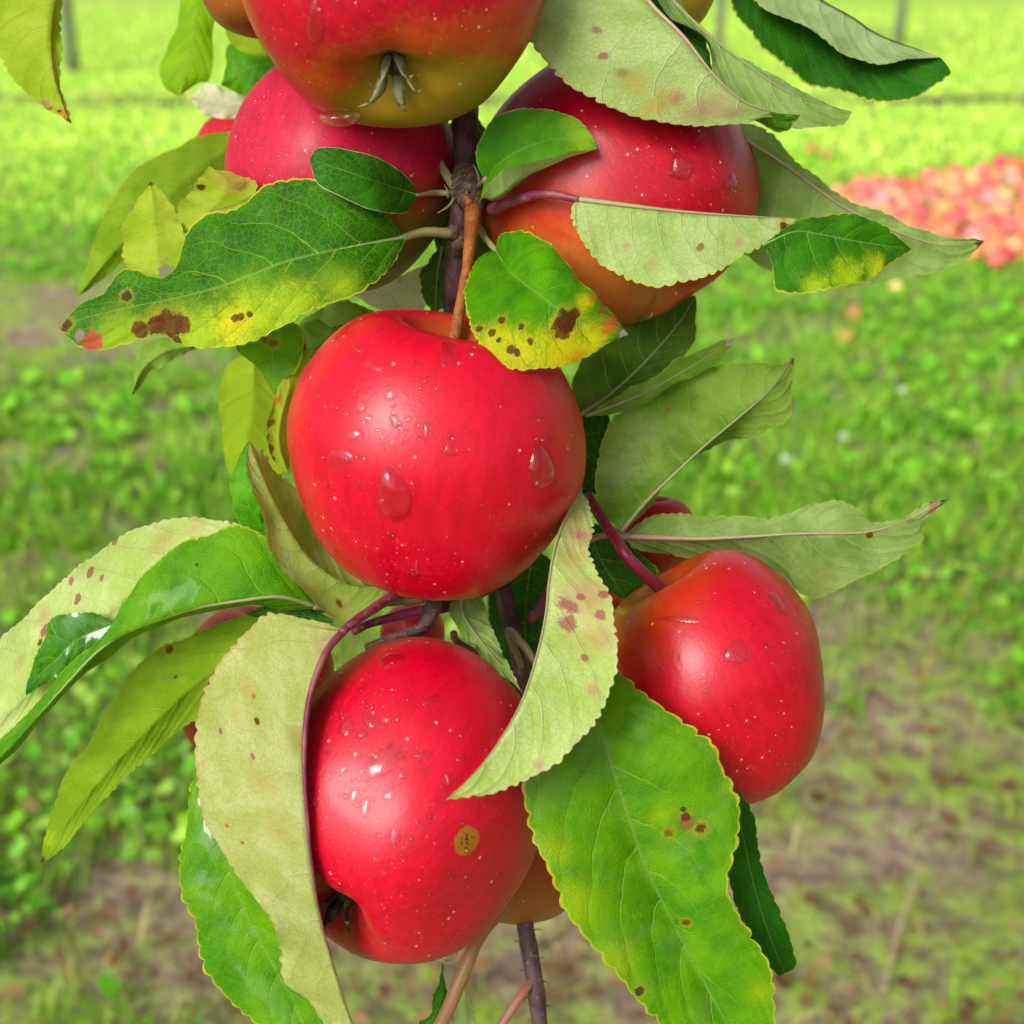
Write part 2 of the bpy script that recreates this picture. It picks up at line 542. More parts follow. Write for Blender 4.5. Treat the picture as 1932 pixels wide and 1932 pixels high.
def scatter(n, ymin, ymax, power):
    yy = ymin * (ymax / ymin) ** (rng.random(n) ** power)
    xx = (rng.random(n) * 2 - 1) * (0.42 * yy + 0.35)
    return xx, yy


def blades(n, ymin, ymax, hmin, hmax, wid, thresh, cols, lean=0.6, power=1.0):
    x, y = scatter(n, ymin, ymax, power)
    s = soil_amount(x, y)
    keep = s + rng.normal(0, .12, n) < thresh
    x, y = x[keep], y[keep]
    n = len(x)
    h = rng.uniform(hmin, hmax, n)
    a = rng.uniform(0, 2 * np.pi, n)
    ln = rng.uniform(.15, lean, n) * h
    dx, dy = np.cos(a), np.sin(a)
    b = rng.uniform(0, 2 * np.pi, n)
    wx, wy = np.cos(b) * wid * rng.uniform(.6, 1.3, n), np.sin(b) * wid * rng.uniform(.6, 1.3, n)
    z = ground_z(x, y) - 0.004
    V = np.zeros((n, 5, 3))
    V[:, 0] = np.stack([x - wx, y - wy, z], 1)
    V[:, 1] = np.stack([x + wx, y + wy, z], 1)
    V[:, 2] = np.stack([x - wx * .8 + dx * ln * .35, y - wy * .8 + dy * ln * .35, z + h * .6], 1)
    V[:, 3] = np.stack([x + wx * .8 + dx * ln * .35, y + wy * .8 + dy * ln * .35, z + h * .6], 1)
    V[:, 4] = np.stack([x + dx * ln, y + dy * ln, z + h * rng.uniform(.75, 1.0, n)], 1)
    cols = np.array(cols)[:, :3]
    c = cols[rng.integers(0, len(cols), n)] * rng.uniform(.7, 1.25, (n, 1))
    return V, c


def build_strips(name, V, c, label, tint=np.array([1.06, .97, .54])):
    n = len(V)
    me = bpy.data.meshes.new(name)
    k_ = V.shape[1]
    tris = np.array([[0, 1, 3], [0, 3, 2], [2, 3, 4]]) if k_ == 5 else np.array([[0, 1, 2], [0, 2, 3], [0, 3, 4], [0, 4, 5]])
    T = (tris[None] + (np.arange(n) * k_)[:, None, None]).reshape(-1, 3)
    me.vertices.add(n * k_)
    me.vertices.foreach_set('co', V.reshape(-1).astype(np.float32))
    me.loops.add(len(T) * 3)
    me.loops.foreach_set('vertex_index', T.reshape(-1).astype(np.int32))
    me.polygons.add(len(T))
    me.polygons.foreach_set('loop_start', np.arange(0, len(T) * 3, 3, dtype=np.int32))
    at = me.attributes.new('col', 'FLOAT_COLOR', 'POINT')
    cc = np.ones((n * k_, 4), np.float32)
    cc[:, :3] = np.repeat(c * tint, k_, axis=0)
    at.data.foreach_set('color', cc.reshape(-1))
    me.materials.append(m_grass)
    me.update(calc_edges=True)
    o = link(name, me)
    tag(o, label, None, None, 'stuff')
    return o


GA = [C(110, 176, 40), C(140, 206, 60), C(96, 160, 44), C(166, 216, 90), C(136, 196, 50), C(186, 206, 120)]
GB = [C(130, 212, 50), C(160, 228, 76), C(112, 198, 50), C(180, 236, 96), C(140, 206, 66)]
GF = [C(196, 250, 110, 1), C(224, 255, 140, 1), C(170, 240, 90, 1), C(230, 255, 150, 1)]  # far blades: the bright glare of the distance is put into their colour
Va, ca_ = blades(30000, 0.95, 3.2, .02, .075, .0022, .42, GA)
Vb, cb_ = blades(26000, 2.6, 7.0, .03, .085, .004, .52, GB, .7)
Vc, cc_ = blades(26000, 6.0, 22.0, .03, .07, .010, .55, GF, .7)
Vd, cd_ = blades(5000, 0.95, 4.0, .015, .06, .0018, 2.0, [C(190, 170, 120), C(160, 120, 90), C(200, 190, 150), C(140, 150, 80)], 1.6)
build_strips('grass', np.concatenate([Va, Vb, Vc, Vd]), np.concatenate([ca_, cb_, cc_, cd_]), 'rough green grass covering the orchard ground')


def weeds(n, ymin, ymax, smin, smax, thresh, cols):
    x, y = scatter(n, ymin, ymax, 1.0)
    s = soil_amount(x, y)
    clump = vnoise(x * 5 + 20, y * 5, 2)
    keep = (s < thresh) & (clump > 0.36 + rng.normal(0, .1, n))
    x, y = x[keep], y[keep]
    n = len(x)
    L = rng.uniform(smin, smax, n)
    a = rng.uniform(0, 2 * np.pi, n)
    d = np.stack([np.cos(a), np.sin(a), rng.uniform(-.1, .75, n)], 1)
    d /= np.linalg.norm(d, axis=1)[:, None]
    sd_ = np.stack([-np.sin(a), np.cos(a), rng.normal(0, .3, n)], 1)
    base = np.stack([x, y, ground_z(x, y) + rng.uniform(.005, .035, n)], 1)
    W = L * rng.uniform(.22, .42, n)
    V = np.zeros((n, 6, 3))
    V[:, 0] = base
    V[:, 1] = base + d * (L * .35)[:, None] + sd_ * W[:, None]
    V[:, 2] = base + d * (L * .75)[:, None] + sd_ * (W * .8)[:, None]
    V[:, 3] = base + d * L[:, None] - np.array([0, 0, 1]) * (L * .15)[:, None]
    V[:, 4] = base + d * (L * .75)[:, None] - sd_ * (W * .8)[:, None]
    V[:, 5] = base + d * (L * .35)[:, None] - sd_ * W[:, None]
    cols = np.array(cols)[:, :3]
    c = cols[rng.integers(0, len(cols), n)] * rng.uniform(.7, 1.3, (n, 1))
    return V, c


V1, c1 = weeds(11000, 0.95, 3.4, .014, .042, .40, [C(120, 210, 50), C(150, 228, 66), C(104, 186, 50), C(180, 236, 120), C(140, 214, 90)])
V2, c2 = weeds(9000, 3.0, 8.0, .03, .07, .5, [C(140, 222, 60), C(166, 236, 86), C(120, 206, 60)])
V3, c3 = weeds(1700, 0.95, 3.0, .012, .032, 3.0, [C(156, 120, 104), C(136, 108, 96), C(180, 150, 140), C(116, 92, 86), C(150, 112, 104)])
build_strips('leafy_weeds', np.concatenate([V1, V2, V3]), np.concatenate([c1, c2, c3]), 'low leafy weeds and dead leaf litter among the grass')

# ------------------------------------------------------------------ posts in the far row
m_post, k = material('weathered_post_wood')
tc = k.n('ShaderNodeTexCoord').outputs['Object']
g1 = k.noise(k.scale(tc, (30, 30, 2.0)), 1.0, 5, 0.6)
bs = k.bsdf(k.mix(k.ramp(g1, .35, .65), C(104, 120, 84), C(146, 156, 116)), 0.85, 0.2, normal=k.bump(g1, .5, .01))
k.l(bs.outputs[0], k.out.inputs[0])


def post(px, py, width_px, label, brace=False):
    b = G(px, py)
    dist = np.linalg.norm(b - CAM)
    r = width_px / 2 / FPX * dist
    o = tag(link('wooden_post', None, loc=b), label, 'post', 'posts in the far tree row')
    V, F = tube([(0, 0, -.05), (0.004, 0, .7), (0, 0, 1.4), (.01, 0, 2.1)], [r * 1.06, r, r * .98, r * .95], 14, 12, lump=.03, seed=int(px))
    link('shaft', new_mesh('shaft', V, F, m_post), o)
    V, F = tube([(.01, 0, 2.1), (.01, 0, 2.1 + r * .35)], [r * .95, r * .6], 14, 3)
    link('chamfered_top', new_mesh('chamfered_top', V, F, m_post), o)
    if brace:
        V, F = tube([(-.30, 0, .13), (-.1, 0, .12), (r * .5, 0, .12)], [.018, .02, .018], 8, 6)
        link('brace', new_mesh('brace', V, F, m_post), o)
    return o


post(137, 134, 24, 'weathered wooden post on the grass behind the top left leaf')
post(1354, 112, 17, 'weathered wooden post behind the leaf beside the orange top apple')
post(1694, 84, 18, 'weathered wooden post with a low side brace at the upper right', True)


# ------------------------------------------------------------------ apples
def apple_profile(cone=0.0, flat=1.0):
    pts = np.array([(0, .60), (.05, .605), (.12, .68), (.22, .80), (.34, .885), (.48, .885), (.65, .80), (.81, .62), (.94, .36), (1.0, .06),
                    (.985, -.22), (.92, -.48), (.80, -.70), (.64, -.86), (.48, -.935), (.34, -.94), (.22, -.88), (.13, -.80), (.06, -.765), (0, -.76)], float)
    z = pts[:, 1]
    pts[:, 0] *= 1 - cone * np.clip(-z + .1, 0, 1.2) * 0.5
    pts[:, 1] *= flat
    return pts


def apple_local(cone, flat, seed, nphi=88, nth=64, lobes=0.03):
    pr = spline(apple_profile(cone, flat), nth)
    pr[:, 0] = np.maximum(pr[:, 0], 0)
    pr[0, 0] = pr[-1, 0] = 0
    rs = np.random.default_rng(seed)
    ph = np.linspace(0, 2 * np.pi, nphi, endpoint=False)
    o5, o2 = rs.uniform(0, 6.28, 2)
    V = np.zeros((nth, nphi, 3))
    for i, (r, z) in enumerate(pr):
        bot = np.clip(-z, 0, 1)
        top = np.clip(z, 0, 1)
        rr = r * (1 + lobes * (.25 + bot * 1.2) * np.cos(5 * ph + o5) * min(1, r * 2) + .018 * np.cos(2 * ph + o2) + .02 * top * np.cos(3 * ph + o2))
        zz = z + .03 * bot * np.cos(5 * ph + o5) * (r < .8) * r + .035 * np.cos(ph + o2) * r
        V[i, :, 0] = rr * np.cos(ph)
        V[i, :, 1] = rr * np.sin(ph)
        V[i, :, 2] = zz
    F = []
    for i in range(nth - 1):
        for j in range(nphi):
            j2 = (j + 1) % nphi
            if i == 0:
                F.append((0, (i + 1) * nphi + j, (i + 1) * nphi + j2))
            elif i == nth - 2:
                F.append((i * nphi + j, (nth - 1) * nphi, i * nphi + j2))
            else:
                F.append((i * nphi + j, (i + 1) * nphi + j, (i + 1) * nphi + j2, i * nphi + j2))
    return V.reshape(-1, 3), F


def rot_to(axis, spin=0.0):
    z = np.array(axis, float)
    z /= np.linalg.norm(z)
    h = np.array([0, 0, 1.0]) if abs(z[2]) < .9 else np.array([1.0, 0, 0])
    x = np.cross(h, z); x /= np.linalg.norm(x)
    y = np.cross(z, x)
    c, s = math.cos(spin), math.sin(spin)
    return np.stack([c * x + s * y, -s * x + c * y, z], 1)


BASIS = np.stack([RIGHT, UP, BACK], 1)           # camera axes in the world, columns
APPLES = {}
RED = C(206, 2, 36)
DEEP = C(176, 0, 28)


def apple_mat(name, gdir, g0, g1, ground=C(176, 150, 30), mid=C(206, 70, 24), red=RED, red2=DEEP, rough=0.34, russet=None, extra=None, namp=.6):
    m, k = material(name)
    ap = k.attr('ap').outputs['Vector']
    im = k.attr('im').outputs['Vector']
    n1 = k.noise(ap, 2.2, 4, .55)
    st = k.noise(k.scale(ap, (9, 9, 1.6)), 1.6, 4, .65)
    nf = k.noise(ap, 26, 4, .65)
    dd = k.vmath('DOT_PRODUCT', im, gdir)
    f = k.math('ADD', dd, k.math('MULTIPLY', k.math('SUBTRACT', n1, .5), .55 * namp))
    f = k.math('ADD', f, k.math('MULTIPLY', k.math('SUBTRACT', st, .5), .35 * namp))
    f = k.math('ADD', f, k.math('MULTIPLY', k.math('SUBTRACT', nf, .5), .34 * namp))
    r = k.mix(k.ramp(st, .36, .66), red, red2)
    r = k.mix(k.ramp(n1, .4, .75, 0, .35), r, C(222, 8, 44))
    a = k.ramp(f, g0, (g0 + g1) / 2)
    b = k.ramp(f, (g0 + g1) / 2, g1)
    col = k.mix(a, r, mid)
    col = k.mix(b, col, ground)
    if extra is not None:                       # greenish bowl round the stalk
        e = k.vmath('DOT_PRODUCT', ap, (0, 0, 1))
        sxy = k.vmath('LENGTH', k.scale(ap, (1, 1, 0)))
        bowl = k.math('SUBTRACT', 1.0, k.ramp(k.math('ADD', sxy, k.math('MULTIPLY', k.math('SUBTRACT', n1, .5), .5)), .08, .42))
        bowl = k.math('MULTIPLY', bowl, k.math('GREATER_THAN', e, 0.0))
        col = k.mix(k.math('MULTIPLY', bowl, .85), col, extra)
    # lenticels
    vo = k.n('ShaderNodeTexVoronoi')
    k.l(ap, vo.inputs['Vector'])
    vo.inputs['Scale'].default_value = 13
    cs = k.n('ShaderNodeSeparateXYZ')
    k.l(vo.outputs['Color'], cs.inputs[0])
    rad = k.math('MULTIPLY', k.ramp(cs.outputs[0], .45, .95), .19)
    dot = k.ramp(k.math('DIVIDE', vo.outputs['Distance'], k.math('ADD', rad, .0005)), .40, 1.0, .95, 0)
    vo2 = k.n('ShaderNodeTexVoronoi')
    k.l(ap, vo2.inputs['Vector'])
    vo2.inputs['Scale'].default_value = 30
    cs2 = k.n('ShaderNodeSeparateXYZ')
    k.l(vo2.outputs['Color'], cs2.inputs[0])
    rad2 = k.math('MULTIPLY', k.ramp(cs2.outputs[0], .5, 1.0), .24)
    dot2 = k.ramp(k.math('DIVIDE', vo2.outputs['Distance'], k.math('ADD', rad2, .0005)), .3, 1.0, .5, 0)
    low = k.ramp(k.vmath('DOT_PRODUCT', ap, (0, 0, -1)), -.2, .7, .15, 1.0)
    col = k.mix(k.math('MAXIMUM', dot, k.math('MULTIPLY', dot2, low)), col, C(246, 190, 160))
    # pale bloom and scuffs
    scuff = k.math('MULTIPLY', k.ramp(k.noise(k.scale(ap, (14, 14, 5)), 2.6, 5, .75), .56, .76), .4)
    col = k.mix(k.math('MULTIPLY', scuff, k.math('ADD', low, .15)), col, C(226, 120, 96))
    if russet is not None:                      # a round scab
        dv = k.vmath('DISTANCE', im, russet)
        dn = k.math('ADD', dv, k.math('MULTIPLY', k.math('SUBTRACT', nf, .5), .05))
        scab = k.ramp(dn, .085, .10, 1, 0)
        vd = k.n('ShaderNodeTexVoronoi'); k.l(ap, vd.inputs['Vector']); vd.inputs['Scale'].default_value = 42
        pits = k.math('MULTIPLY', k.ramp(vd.outputs['Distance'], .25, .55, 1, 0), k.ramp(dv, .03, .075, 1, 0))
        sc = k.mix(pits, C(176, 112, 26), C(70, 30, 12))
        col = k.mix(scab, col, sc)
    hgt = k.math('ADD', k.math('MULTIPLY', nf, .5), k.math('MULTIPLY', st, .5))
    ro = k.math('ADD', rough, k.math('MULTIPLY', k.math('SUBTRACT', n1, .5), .15))
    bs = k.bsdf(col, ro, .32, .10, .22, k.bump(hgt, .22, .0006))
    k.l(bs.outputs[0], k.out.inputs[0])
    return m


def apple(key, cx, cy, d, R, axis, mat, label, scl=(1, 1, 1), cone=0.1, flat=1.0, seed=1, spin=0.0, lobes=.03, stalk=None,
          stalk_mat=None, stalk_r=(9, 12), calyx=True, sep_len=.20, sep_mat=None, group='apples hanging on the branch'):
    c = P(cx, cy, d)
    s = (D0 - d * S0) / FPX * R
    L, F = apple_local(cone, flat, seed, lobes=lobes)
    Rm = rot_to(axis, spin)
    cam = (L @ Rm.T) * np.array(scl)
    Wv = (cam * s) @ BASIS.T
    top = tag(link('apple', None, loc=c), label, 'apple', group)
    me = new_mesh('skin', Wv, F, mat)
    a1 = me.attributes.new('ap', 'FLOAT_VECTOR', 'POINT')
    a1.data.foreach_set('vector', L.astype(np.float32).ravel())
    a2 = me.attributes.new('im', 'FLOAT_VECTOR', 'POINT')
    imn = cam / (np.linalg.norm(cam, axis=1)[:, None] + 1e-9)
    a2.data.foreach_set('vector', imn.astype(np.float32).ravel())
    link('skin', me, top)
    toW = lambda q: ((np.asarray(q, float) @ Rm.T) * np.array(scl) * s) @ BASIS.T
    if calyx:
        V, F2 = tube([toW((0, 0, -.74)), toW((0, 0, -.80)), toW((.01, 0, -.85))], [s * .085, s * .07, s * .04], 10, 6, lump=.3, seed=seed)
        cal = link('calyx', new_mesh('calyx', V, F2, M_SEPALD), top)
        rs = np.random.default_rng(seed + 5)
        for i in range(5):
            g = i * 2 * math.pi / 5 + rs.uniform(-.3, .3) + 0.4
            ln = sep_len * rs.uniform(.75, 1.25)
            dr = np.array([math.cos(g), math.sin(g), 0])
            tw = np.array([-math.sin(g), math.cos(g), 0])
            cur = rs.uniform(.2, 1.1)
            path = [dr * .06 + np.array([0, 0, -.77]), dr * .085 + np.array([0, 0, -.77 - ln * .55]),
                    dr * (.10 + ln * .35 * cur) + np.array([0, 0, -.77 - ln * .95]), dr * (.10 + ln * .8 * cur) + tw * rs.uniform(-.06, .06) + np.array([0, 0, -.77 - ln * 1.0])]
            pth = spline(path, 10)
            V, F2 = [], []
            for q in range(10):
                t = q / 9
                wd = (.046 * (1 - t) ** .6 + .004) * (1 + .3 * math.sin(t * 9 + i))
                nrm = dr * .6 * wd + np.array([0, 0, -.3 * wd])
                for a_, b_ in ((-1, 0), (0, 1), (1, 0), (0, -.4)):
                    V.append(toW(pth[q] + tw * wd * a_ + nrm * b_ * .5))
            for q in range(9):
                for e in range(4):
                    F2.append((q * 4 + e, q * 4 + (e + 1) % 4, q * 4 + 4 + (e + 1) % 4, q * 4 + 4 + e))
            link('sepal', new_mesh('sepal', V, F2, sep_mat or M_SEPAL), cal)
    if stalk:
        pts = [P(*q) - c for q in stalk] + [toW((0, 0, .66 * flat)), toW((0, 0, .56 * flat))]
        V, F2 = tube(pts, [q * S0 for q in stalk_r], 12, 24, lump=.06, seed=seed)
        link('stalk', new_mesh('stalk', V, F2, stalk_mat or M_REDST), top)
    wv = Wv + c
    APPLES[key] = (top, BVHTree.FromPolygons([Vector(v) for v in wv], F), c)
    return top


mA = apple_mat('apple_top', (0.25, -0.95, -.05), .52, .88, ground=C(172, 144, 34), mid=C(204, 80, 28), red=C(200, 0, 40), red2=C(178, 0, 32))
mB = apple_mat('apple_pink', (0.5, -0.9, -.1), .38, .85, ground=C(120, 110, 30), mid=C(170, 50, 30), red=C(200, 8, 60), red2=C(180, 2, 46), rough=.55)
mC = apple_mat('apple_right_top', (-0.25, -0.9, .1), .22, .80, ground=C(210, 122, 50), mid=C(204, 58, 28), red=C(198, 0, 40), red2=C(178, 0, 30))
mD = apple_mat('apple_centre', (.45, -.75, -.45), .62, 1.1, ground=C(176, 130, 40), mid=C(206, 60, 36), red=C(222, 4, 44), red2=C(204, 0, 34), extra=C(150, 110, 30))
mE = apple_mat('apple_lower', (.88, .05, -.15), .55, 1.05, ground=C(186, 150, 50), mid=C(204, 60, 24), red=C(222, 0, 46), red2=C(202, 0, 34), rough=.40,
               russet=tuple(np.array((.43, -.10, .89)) / np.linalg.norm((.43, -.10, .89))))
mF = apple_mat('apple_right', (-.75, .62, .0), .42, 1.05, ground=C(170, 130, 26), mid=C(196, 50, 16), red=C(212, 2, 38), red2=C(192, 0, 30), extra=C(160, 60, 20))
mG = apple_mat('apple_back', (0, -1, 0), .1, .9, ground=C(160, 120, 40), mid=C(190, 80, 40), red=C(210, 20, 40), red2=C(190, 16, 36), rough=.45)
mH = apple_mat('apple_brownish', (0, -1, 0), -.6, .7, ground=C(170, 100, 38), mid=C(170, 62, 26), red=C(176, 24, 32), red2=C(156, 18, 26), rough=.45)
mI = apple_mat('apple_orange', (0.6, -.6, 0), -.3, .7, ground=C(186, 160, 40), mid=C(206, 96, 24), red=C(206, 50, 30), red2=C(196, 40, 24), rough=.45)

apple('A1', 742, -64, 250, 288, (-.03, .93, -.37), mA, 'large red apple at the top with its green base and dry calyx facing out', scl=(1, 1, 1), cone=.05, flat=.98, seed=3, spin=.5, lobes=.035, sep_len=.25, sep_mat=M_SEPALP)
apple('A2', 648, 318, -80, 212, (.25, .8, -.5), mB, 'pinkish red apple tucked behind the top apple, left of the branch', cone=.05, seed=5, calyx=False)
apple('A3', 1160, 350, -100, 249, (-.55, .8, -.2), mC, 'red apple with an orange base under the pale leaf at upper right', cone=.05, seed=8, calyx=False)
apple('A4', 823, 853, 130, 272, (.16, .93, .33), mD, 'large red dew-covered apple in the centre hanging by an orange stalk', scl=(1.03, 1.0, 1), cone=.22, flat=1.0, seed=12,
      stalk=[(893, 392, 62), (890, 430, 95), (882, 500, 130), (872, 560, 150)], stalk_mat=M_ORANGE, stalk_r=(17, 12, 10, 10, 11, 11), sep_len=.22)
apple('A5', 772, 1503, 140, 268, (.50, .62, -.58), mE, 'wet bright red apple at the bottom with a round brown scab', scl=(.95, 1.10, 1), cone=.10, flat=1.0, seed=21, lobes=.05, spin=.3, sep_len=.24, sep_mat=M_SEPALD)
apple('A6', 1347, 1280, 0, 224, (-.46, .87, .03), mF, 'red apple at right with a dark red stalk and an orange shoulder', scl=(.97, 1.04, 1), cone=.30, flat=1.02, seed=30,
      stalk=[(1112, 935, -60), (1128, 968, -20), (1160, 1015, 40), (1190, 1058, 75)], stalk_mat=M_REDST, stalk_r=(10, 10, 11, 12, 13), sep_len=.2)
apple('A7', 985, 1572, -230, 158, (0, 1, .2), mH, 'brownish orange apple half hidden behind the bottom red apple', cone=.1, seed=33, calyx=False)
apple('A8', 480, 1288, -230, 150, (.2, 1, .1), mG, 'blurred pale red apple behind the drooping leaves at left', cone=.1, seed=35, calyx=False)
apple('A9', 1236, 1012, -260, 80, (0, 1, .2), mG, 'small patch of red apple behind the olive leaf at right', cone=.1, seed=37, calyx=False)
apple('A10', 492, -72, -60, 132, (0, 1, 0), mH, 'dull brown-red apple behind the top apple, at its left', cone=.1, seed=39, calyx=False)
apple('A11', 1240, -62, -120, 124, (0, 1, 0), mI, 'orange apple cut by the top edge behind the spotted leaf', cone=.1, seed=41, calyx=False)
apple('A12', 462, 308, -720, 96, (0, 1, .1), mG, 'blurred pink apple peeping out left of the pinkish red apple', cone=.1, seed=43, calyx=False)
apple('A13', 778, 1196, -300, 62, (0, 1, .1), mG, 'blurred red apple glimpsed between the twigs above the wet bottom apple', cone=.1, seed=45, calyx=False)
apple('A14', 1192, 1108, -230, 64, (0, 1, .1), mI, 'small tan apple in the gap beside the dark red stalk', cone=.1, seed=47, calyx=False)

# ------------------------------------------------------------------ water drops on the apples
m_water, k = material('water')
tp = k.n('ShaderNodeBsdfTransparent')
gs = k.n('ShaderNodeBsdfGlossy')
gs.inputs['Roughness'].default_value = 0.03
lw = k.n('ShaderNodeLayerWeight')
lw.inputs['Blend'].default_value = 0.5
fac = k.math('MULTIPLY_ADD', k.math('POWER', lw.outputs['Facing'], 3.2), 0.85, 0.045)   # Schlick, the same from both sides
m1 = k.n('ShaderNodeMixShader')
k.l(fac, m1.inputs[0]); k.l(tp.outputs[0], m1.inputs[1]); k.l(gs.outputs[0], m1.inputs[2])
gl = k.n('ShaderNodeBsdfGlass')
gl.inputs['IOR'].default_value = 1.33
gl.inputs['Roughness'].default_value = 0.02
m2 = k.n('ShaderNodeMixShader')
m2.inputs[0].default_value = 0.2
k.l(m1.outputs[0], m2.inputs[1]); k.l(gl.outputs[0], m2.inputs[2])
k.l(m2.outputs[0], k.out.inputs[0])


def drop_geo(key, cx, cy, w_, h_, ht, tilt=0.0, tear=0.0, wob=0.0, seed=0, rings=7, seg=20):
    top, bvh, c = APPLES[key]
    rs = np.random.default_rng(seed)
    w1, w2, w3 = rs.uniform(0, 6.28, 3)
    V, F = [], []
    ct, st = math.cos(tilt), math.sin(tilt)

    def hit(px, py):
        q = P(px, py, 0) - CAM
        q /= np.linalg.norm(q)
        loc, nor, idx, di = bvh.ray_cast(Vector(CAM), Vector(q))
        return (np.array(loc), np.array(nor)) if loc is not None else (None, None)
    h0, n0 = hit(cx, cy)
    if h0 is None:
        return None, None
    last = None
    for r in range(rings + 1):
        t = r / rings
        for j in range(seg if r else 1):
            g = 2 * math.pi * j / seg
            q = 1 + wob * (.6 * math.sin(2 * g + w1) + .5 * math.sin(3 * g + w2) + .3 * math.sin(5 * g + w3))
            x = math.cos(g) * w_ / 2 * t * q
            y = math.sin(g) * h_ / 2 * t * q
            x *= 1 + tear * (y / (h_ / 2))       # narrow above, full below
            px, py = cx + ct * x - st * y, cy + st * x + ct * y
            a, n = hit(px, py)
            if a is None:
                a, n = (h0, n0) if last is None else last
            last = (a, n)
            hh = .75 * ht * S0 * (max(0, 1 - t ** 2.4) ** .7) * (1 + tear * .8 * (y / (h_ / 2)) * (1 - t * .3))
            V.append(a + n * (hh - (.6 * S0 if r == rings else 0)) - c)
    for j in range(seg):
        F.append((0, 1 + (j + 1) % seg, 1 + j))
    for r in range(1, rings):
        b0, b1 = 1 + (r - 1) * seg, 1 + r * seg
        for j in range(seg):
            j2 = (j + 1) % seg
            F.append((b0 + j, b0 + j2, b1 + j2, b1 + j))
    a_, b_, c_ = (np.array(V[i]) for i in F[0])
    if np.dot(np.cross(b_ - a_, c_ - a_), n0) < 0:
        F = [f[::-1] for f in F]
    return V, F


def big_drop(key, *a, **kw):
    V, F = drop_geo(key, *a, **kw)
    if V is None: return
    me = new_mesh('water_drop', V, F, m_water)
    link('water_drop', me, APPLES[key][0])


def small_drops(key, items):
    AV, AF = [], []
    for i, it in enumerate(items):
        x_, y_, a_, b_, h_ = it
        V, F = drop_geo(key, x_, y_, a_ * 1.35, b_ * 1.35, h_ * 2.0, wob=.12, seed=i, rings=4, seg=12)
        if V is None: continue
        o = len(AV)
        AV += V
        AF += [tuple(q + o for q in f) for f in F]
    if AV:
        tag(link('droplets', new_mesh('droplets', AV, AF, m_water), APPLES[key][0]), None, None, None, 'stuff')


big_drop('A4', 740, 930, 62, 104, 20, -.25, .35, .03)
big_drop('A4', 1021, 880, 46, 80, 15, -.12, .35, .04)
big_drop('A4', 1080, 735, 34, 66, 15, .15, .2, .03)
for i, (x, y, a, b, h) in enumerate([(738, 741, 36, 26, 6), (668, 821, 36, 26, 6), (683, 769, 18, 28, 5), (746, 794, 18, 32, 5), (806, 812, 20, 36, 5),
                                     (848, 850, 24, 24, 4), (640, 868, 50, 44, 3), (696, 790, 22, 16, 4), (845, 668, 30, 60, 3), (705, 690, 40, 18, 3), (780, 1082, 26, 20, 4)]):
    big_drop('A4', x, y, a, b, h, (i * 1.7) % 1.2 - .6, .1, .14, i)
rs4 = random.Random(4)
items = [(660 + rs4.gauss(60, 62), 700 + rs4.gauss(85, 62), rs4.uniform(5, 12), rs4.uniform(5, 13), rs4.uniform(2, 3.5)) for _ in range(46)]
items += [(rs4.uniform(600, 1060), rs4.uniform(680, 1050), rs4.uniform(4, 9), rs4.uniform(4, 10), rs4.uniform(1.5, 3)) for _ in range(40)]
small_drops('A4', items)
for i, (x, y, a, b, h) in enumerate([(722, 1438, 84, 52, 8), (655, 1370, 30, 46, 6), (700, 1358, 40, 34, 6), (683, 1385, 22, 20, 5), (690, 1522, 20, 46, 5), (668, 1500, 18, 40, 4),
                                     (745, 1580, 20, 48, 4), (800, 1425, 44, 14, 4), (740, 1245, 56, 28, 6), (735, 1500, 30, 22, 4), (760, 1460, 26, 20, 4), (815, 1320, 40, 18, 3),
                                     (620, 1460, 10, 26, 4), (850, 1470, 20, 30, 3), (795, 1560, 14, 34, 3), (650, 1450, 16, 30, 4), (870, 1430, 16, 24, 4)]):
    big_drop('A5', x, y, a, b, h, (i * 1.3) % 1.4 - .7, .15, .16, i + 30)
items = [(rs4.gauss(700, 55), rs4.gauss(1410, 75), rs4.uniform(5, 11), rs4.uniform(5, 12), rs4.uniform(2, 3.5)) for _ in range(46)]
items += [(rs4.uniform(620, 960), rs4.uniform(1260, 1700), rs4.uniform(4, 8), rs4.uniform(4, 9), rs4.uniform(1.5, 3)) for _ in range(36)]
small_drops('A5', items)
for i, (x, y, a, b, h, t) in enumerate([(1392, 1231, 50, 52, 7, .1), (1463, 1251, 15, 17, 4, 0), (1448, 1220, 10, 18, 4, 0), (1285, 1168, 90, 16, 3, .1), (1465, 1135, 20, 46, 5, -.6)]):
    big_drop('A6', x, y, a, b, h, t, .1, .12, i + 60)
small_drops('A6', [(rs4.uniform(1230, 1520), rs4.uniform(1120, 1440), rs4.uniform(4, 9), rs4.uniform(4, 9), rs4.uniform(1.5, 3)) for _ in range(26)])
big_drop('A3', 1284, 312, 40, 56, 11, -.2, .3, .05)
big_drop('A3', 1272, 282, 18, 22, 5, -.5, .1, .1)
big_drop('A3', 1380, 345, 22, 40, 7, 0, .2, .1)
small_drops('A3', [(rs4.uniform(1200, 1380), rs4.uniform(250, 390), rs4.uniform(4, 8), rs4.uniform(4, 8), 2) for _ in range(14)])
big_drop('A1', 595, 36, 30, 92, 13, .02, .45, .02)
small_drops('A1', [(rs4.uniform(520, 900), rs4.uniform(5, 110), rs4.uniform(4, 7), rs4.uniform(4, 8), 2) for _ in range(12)])


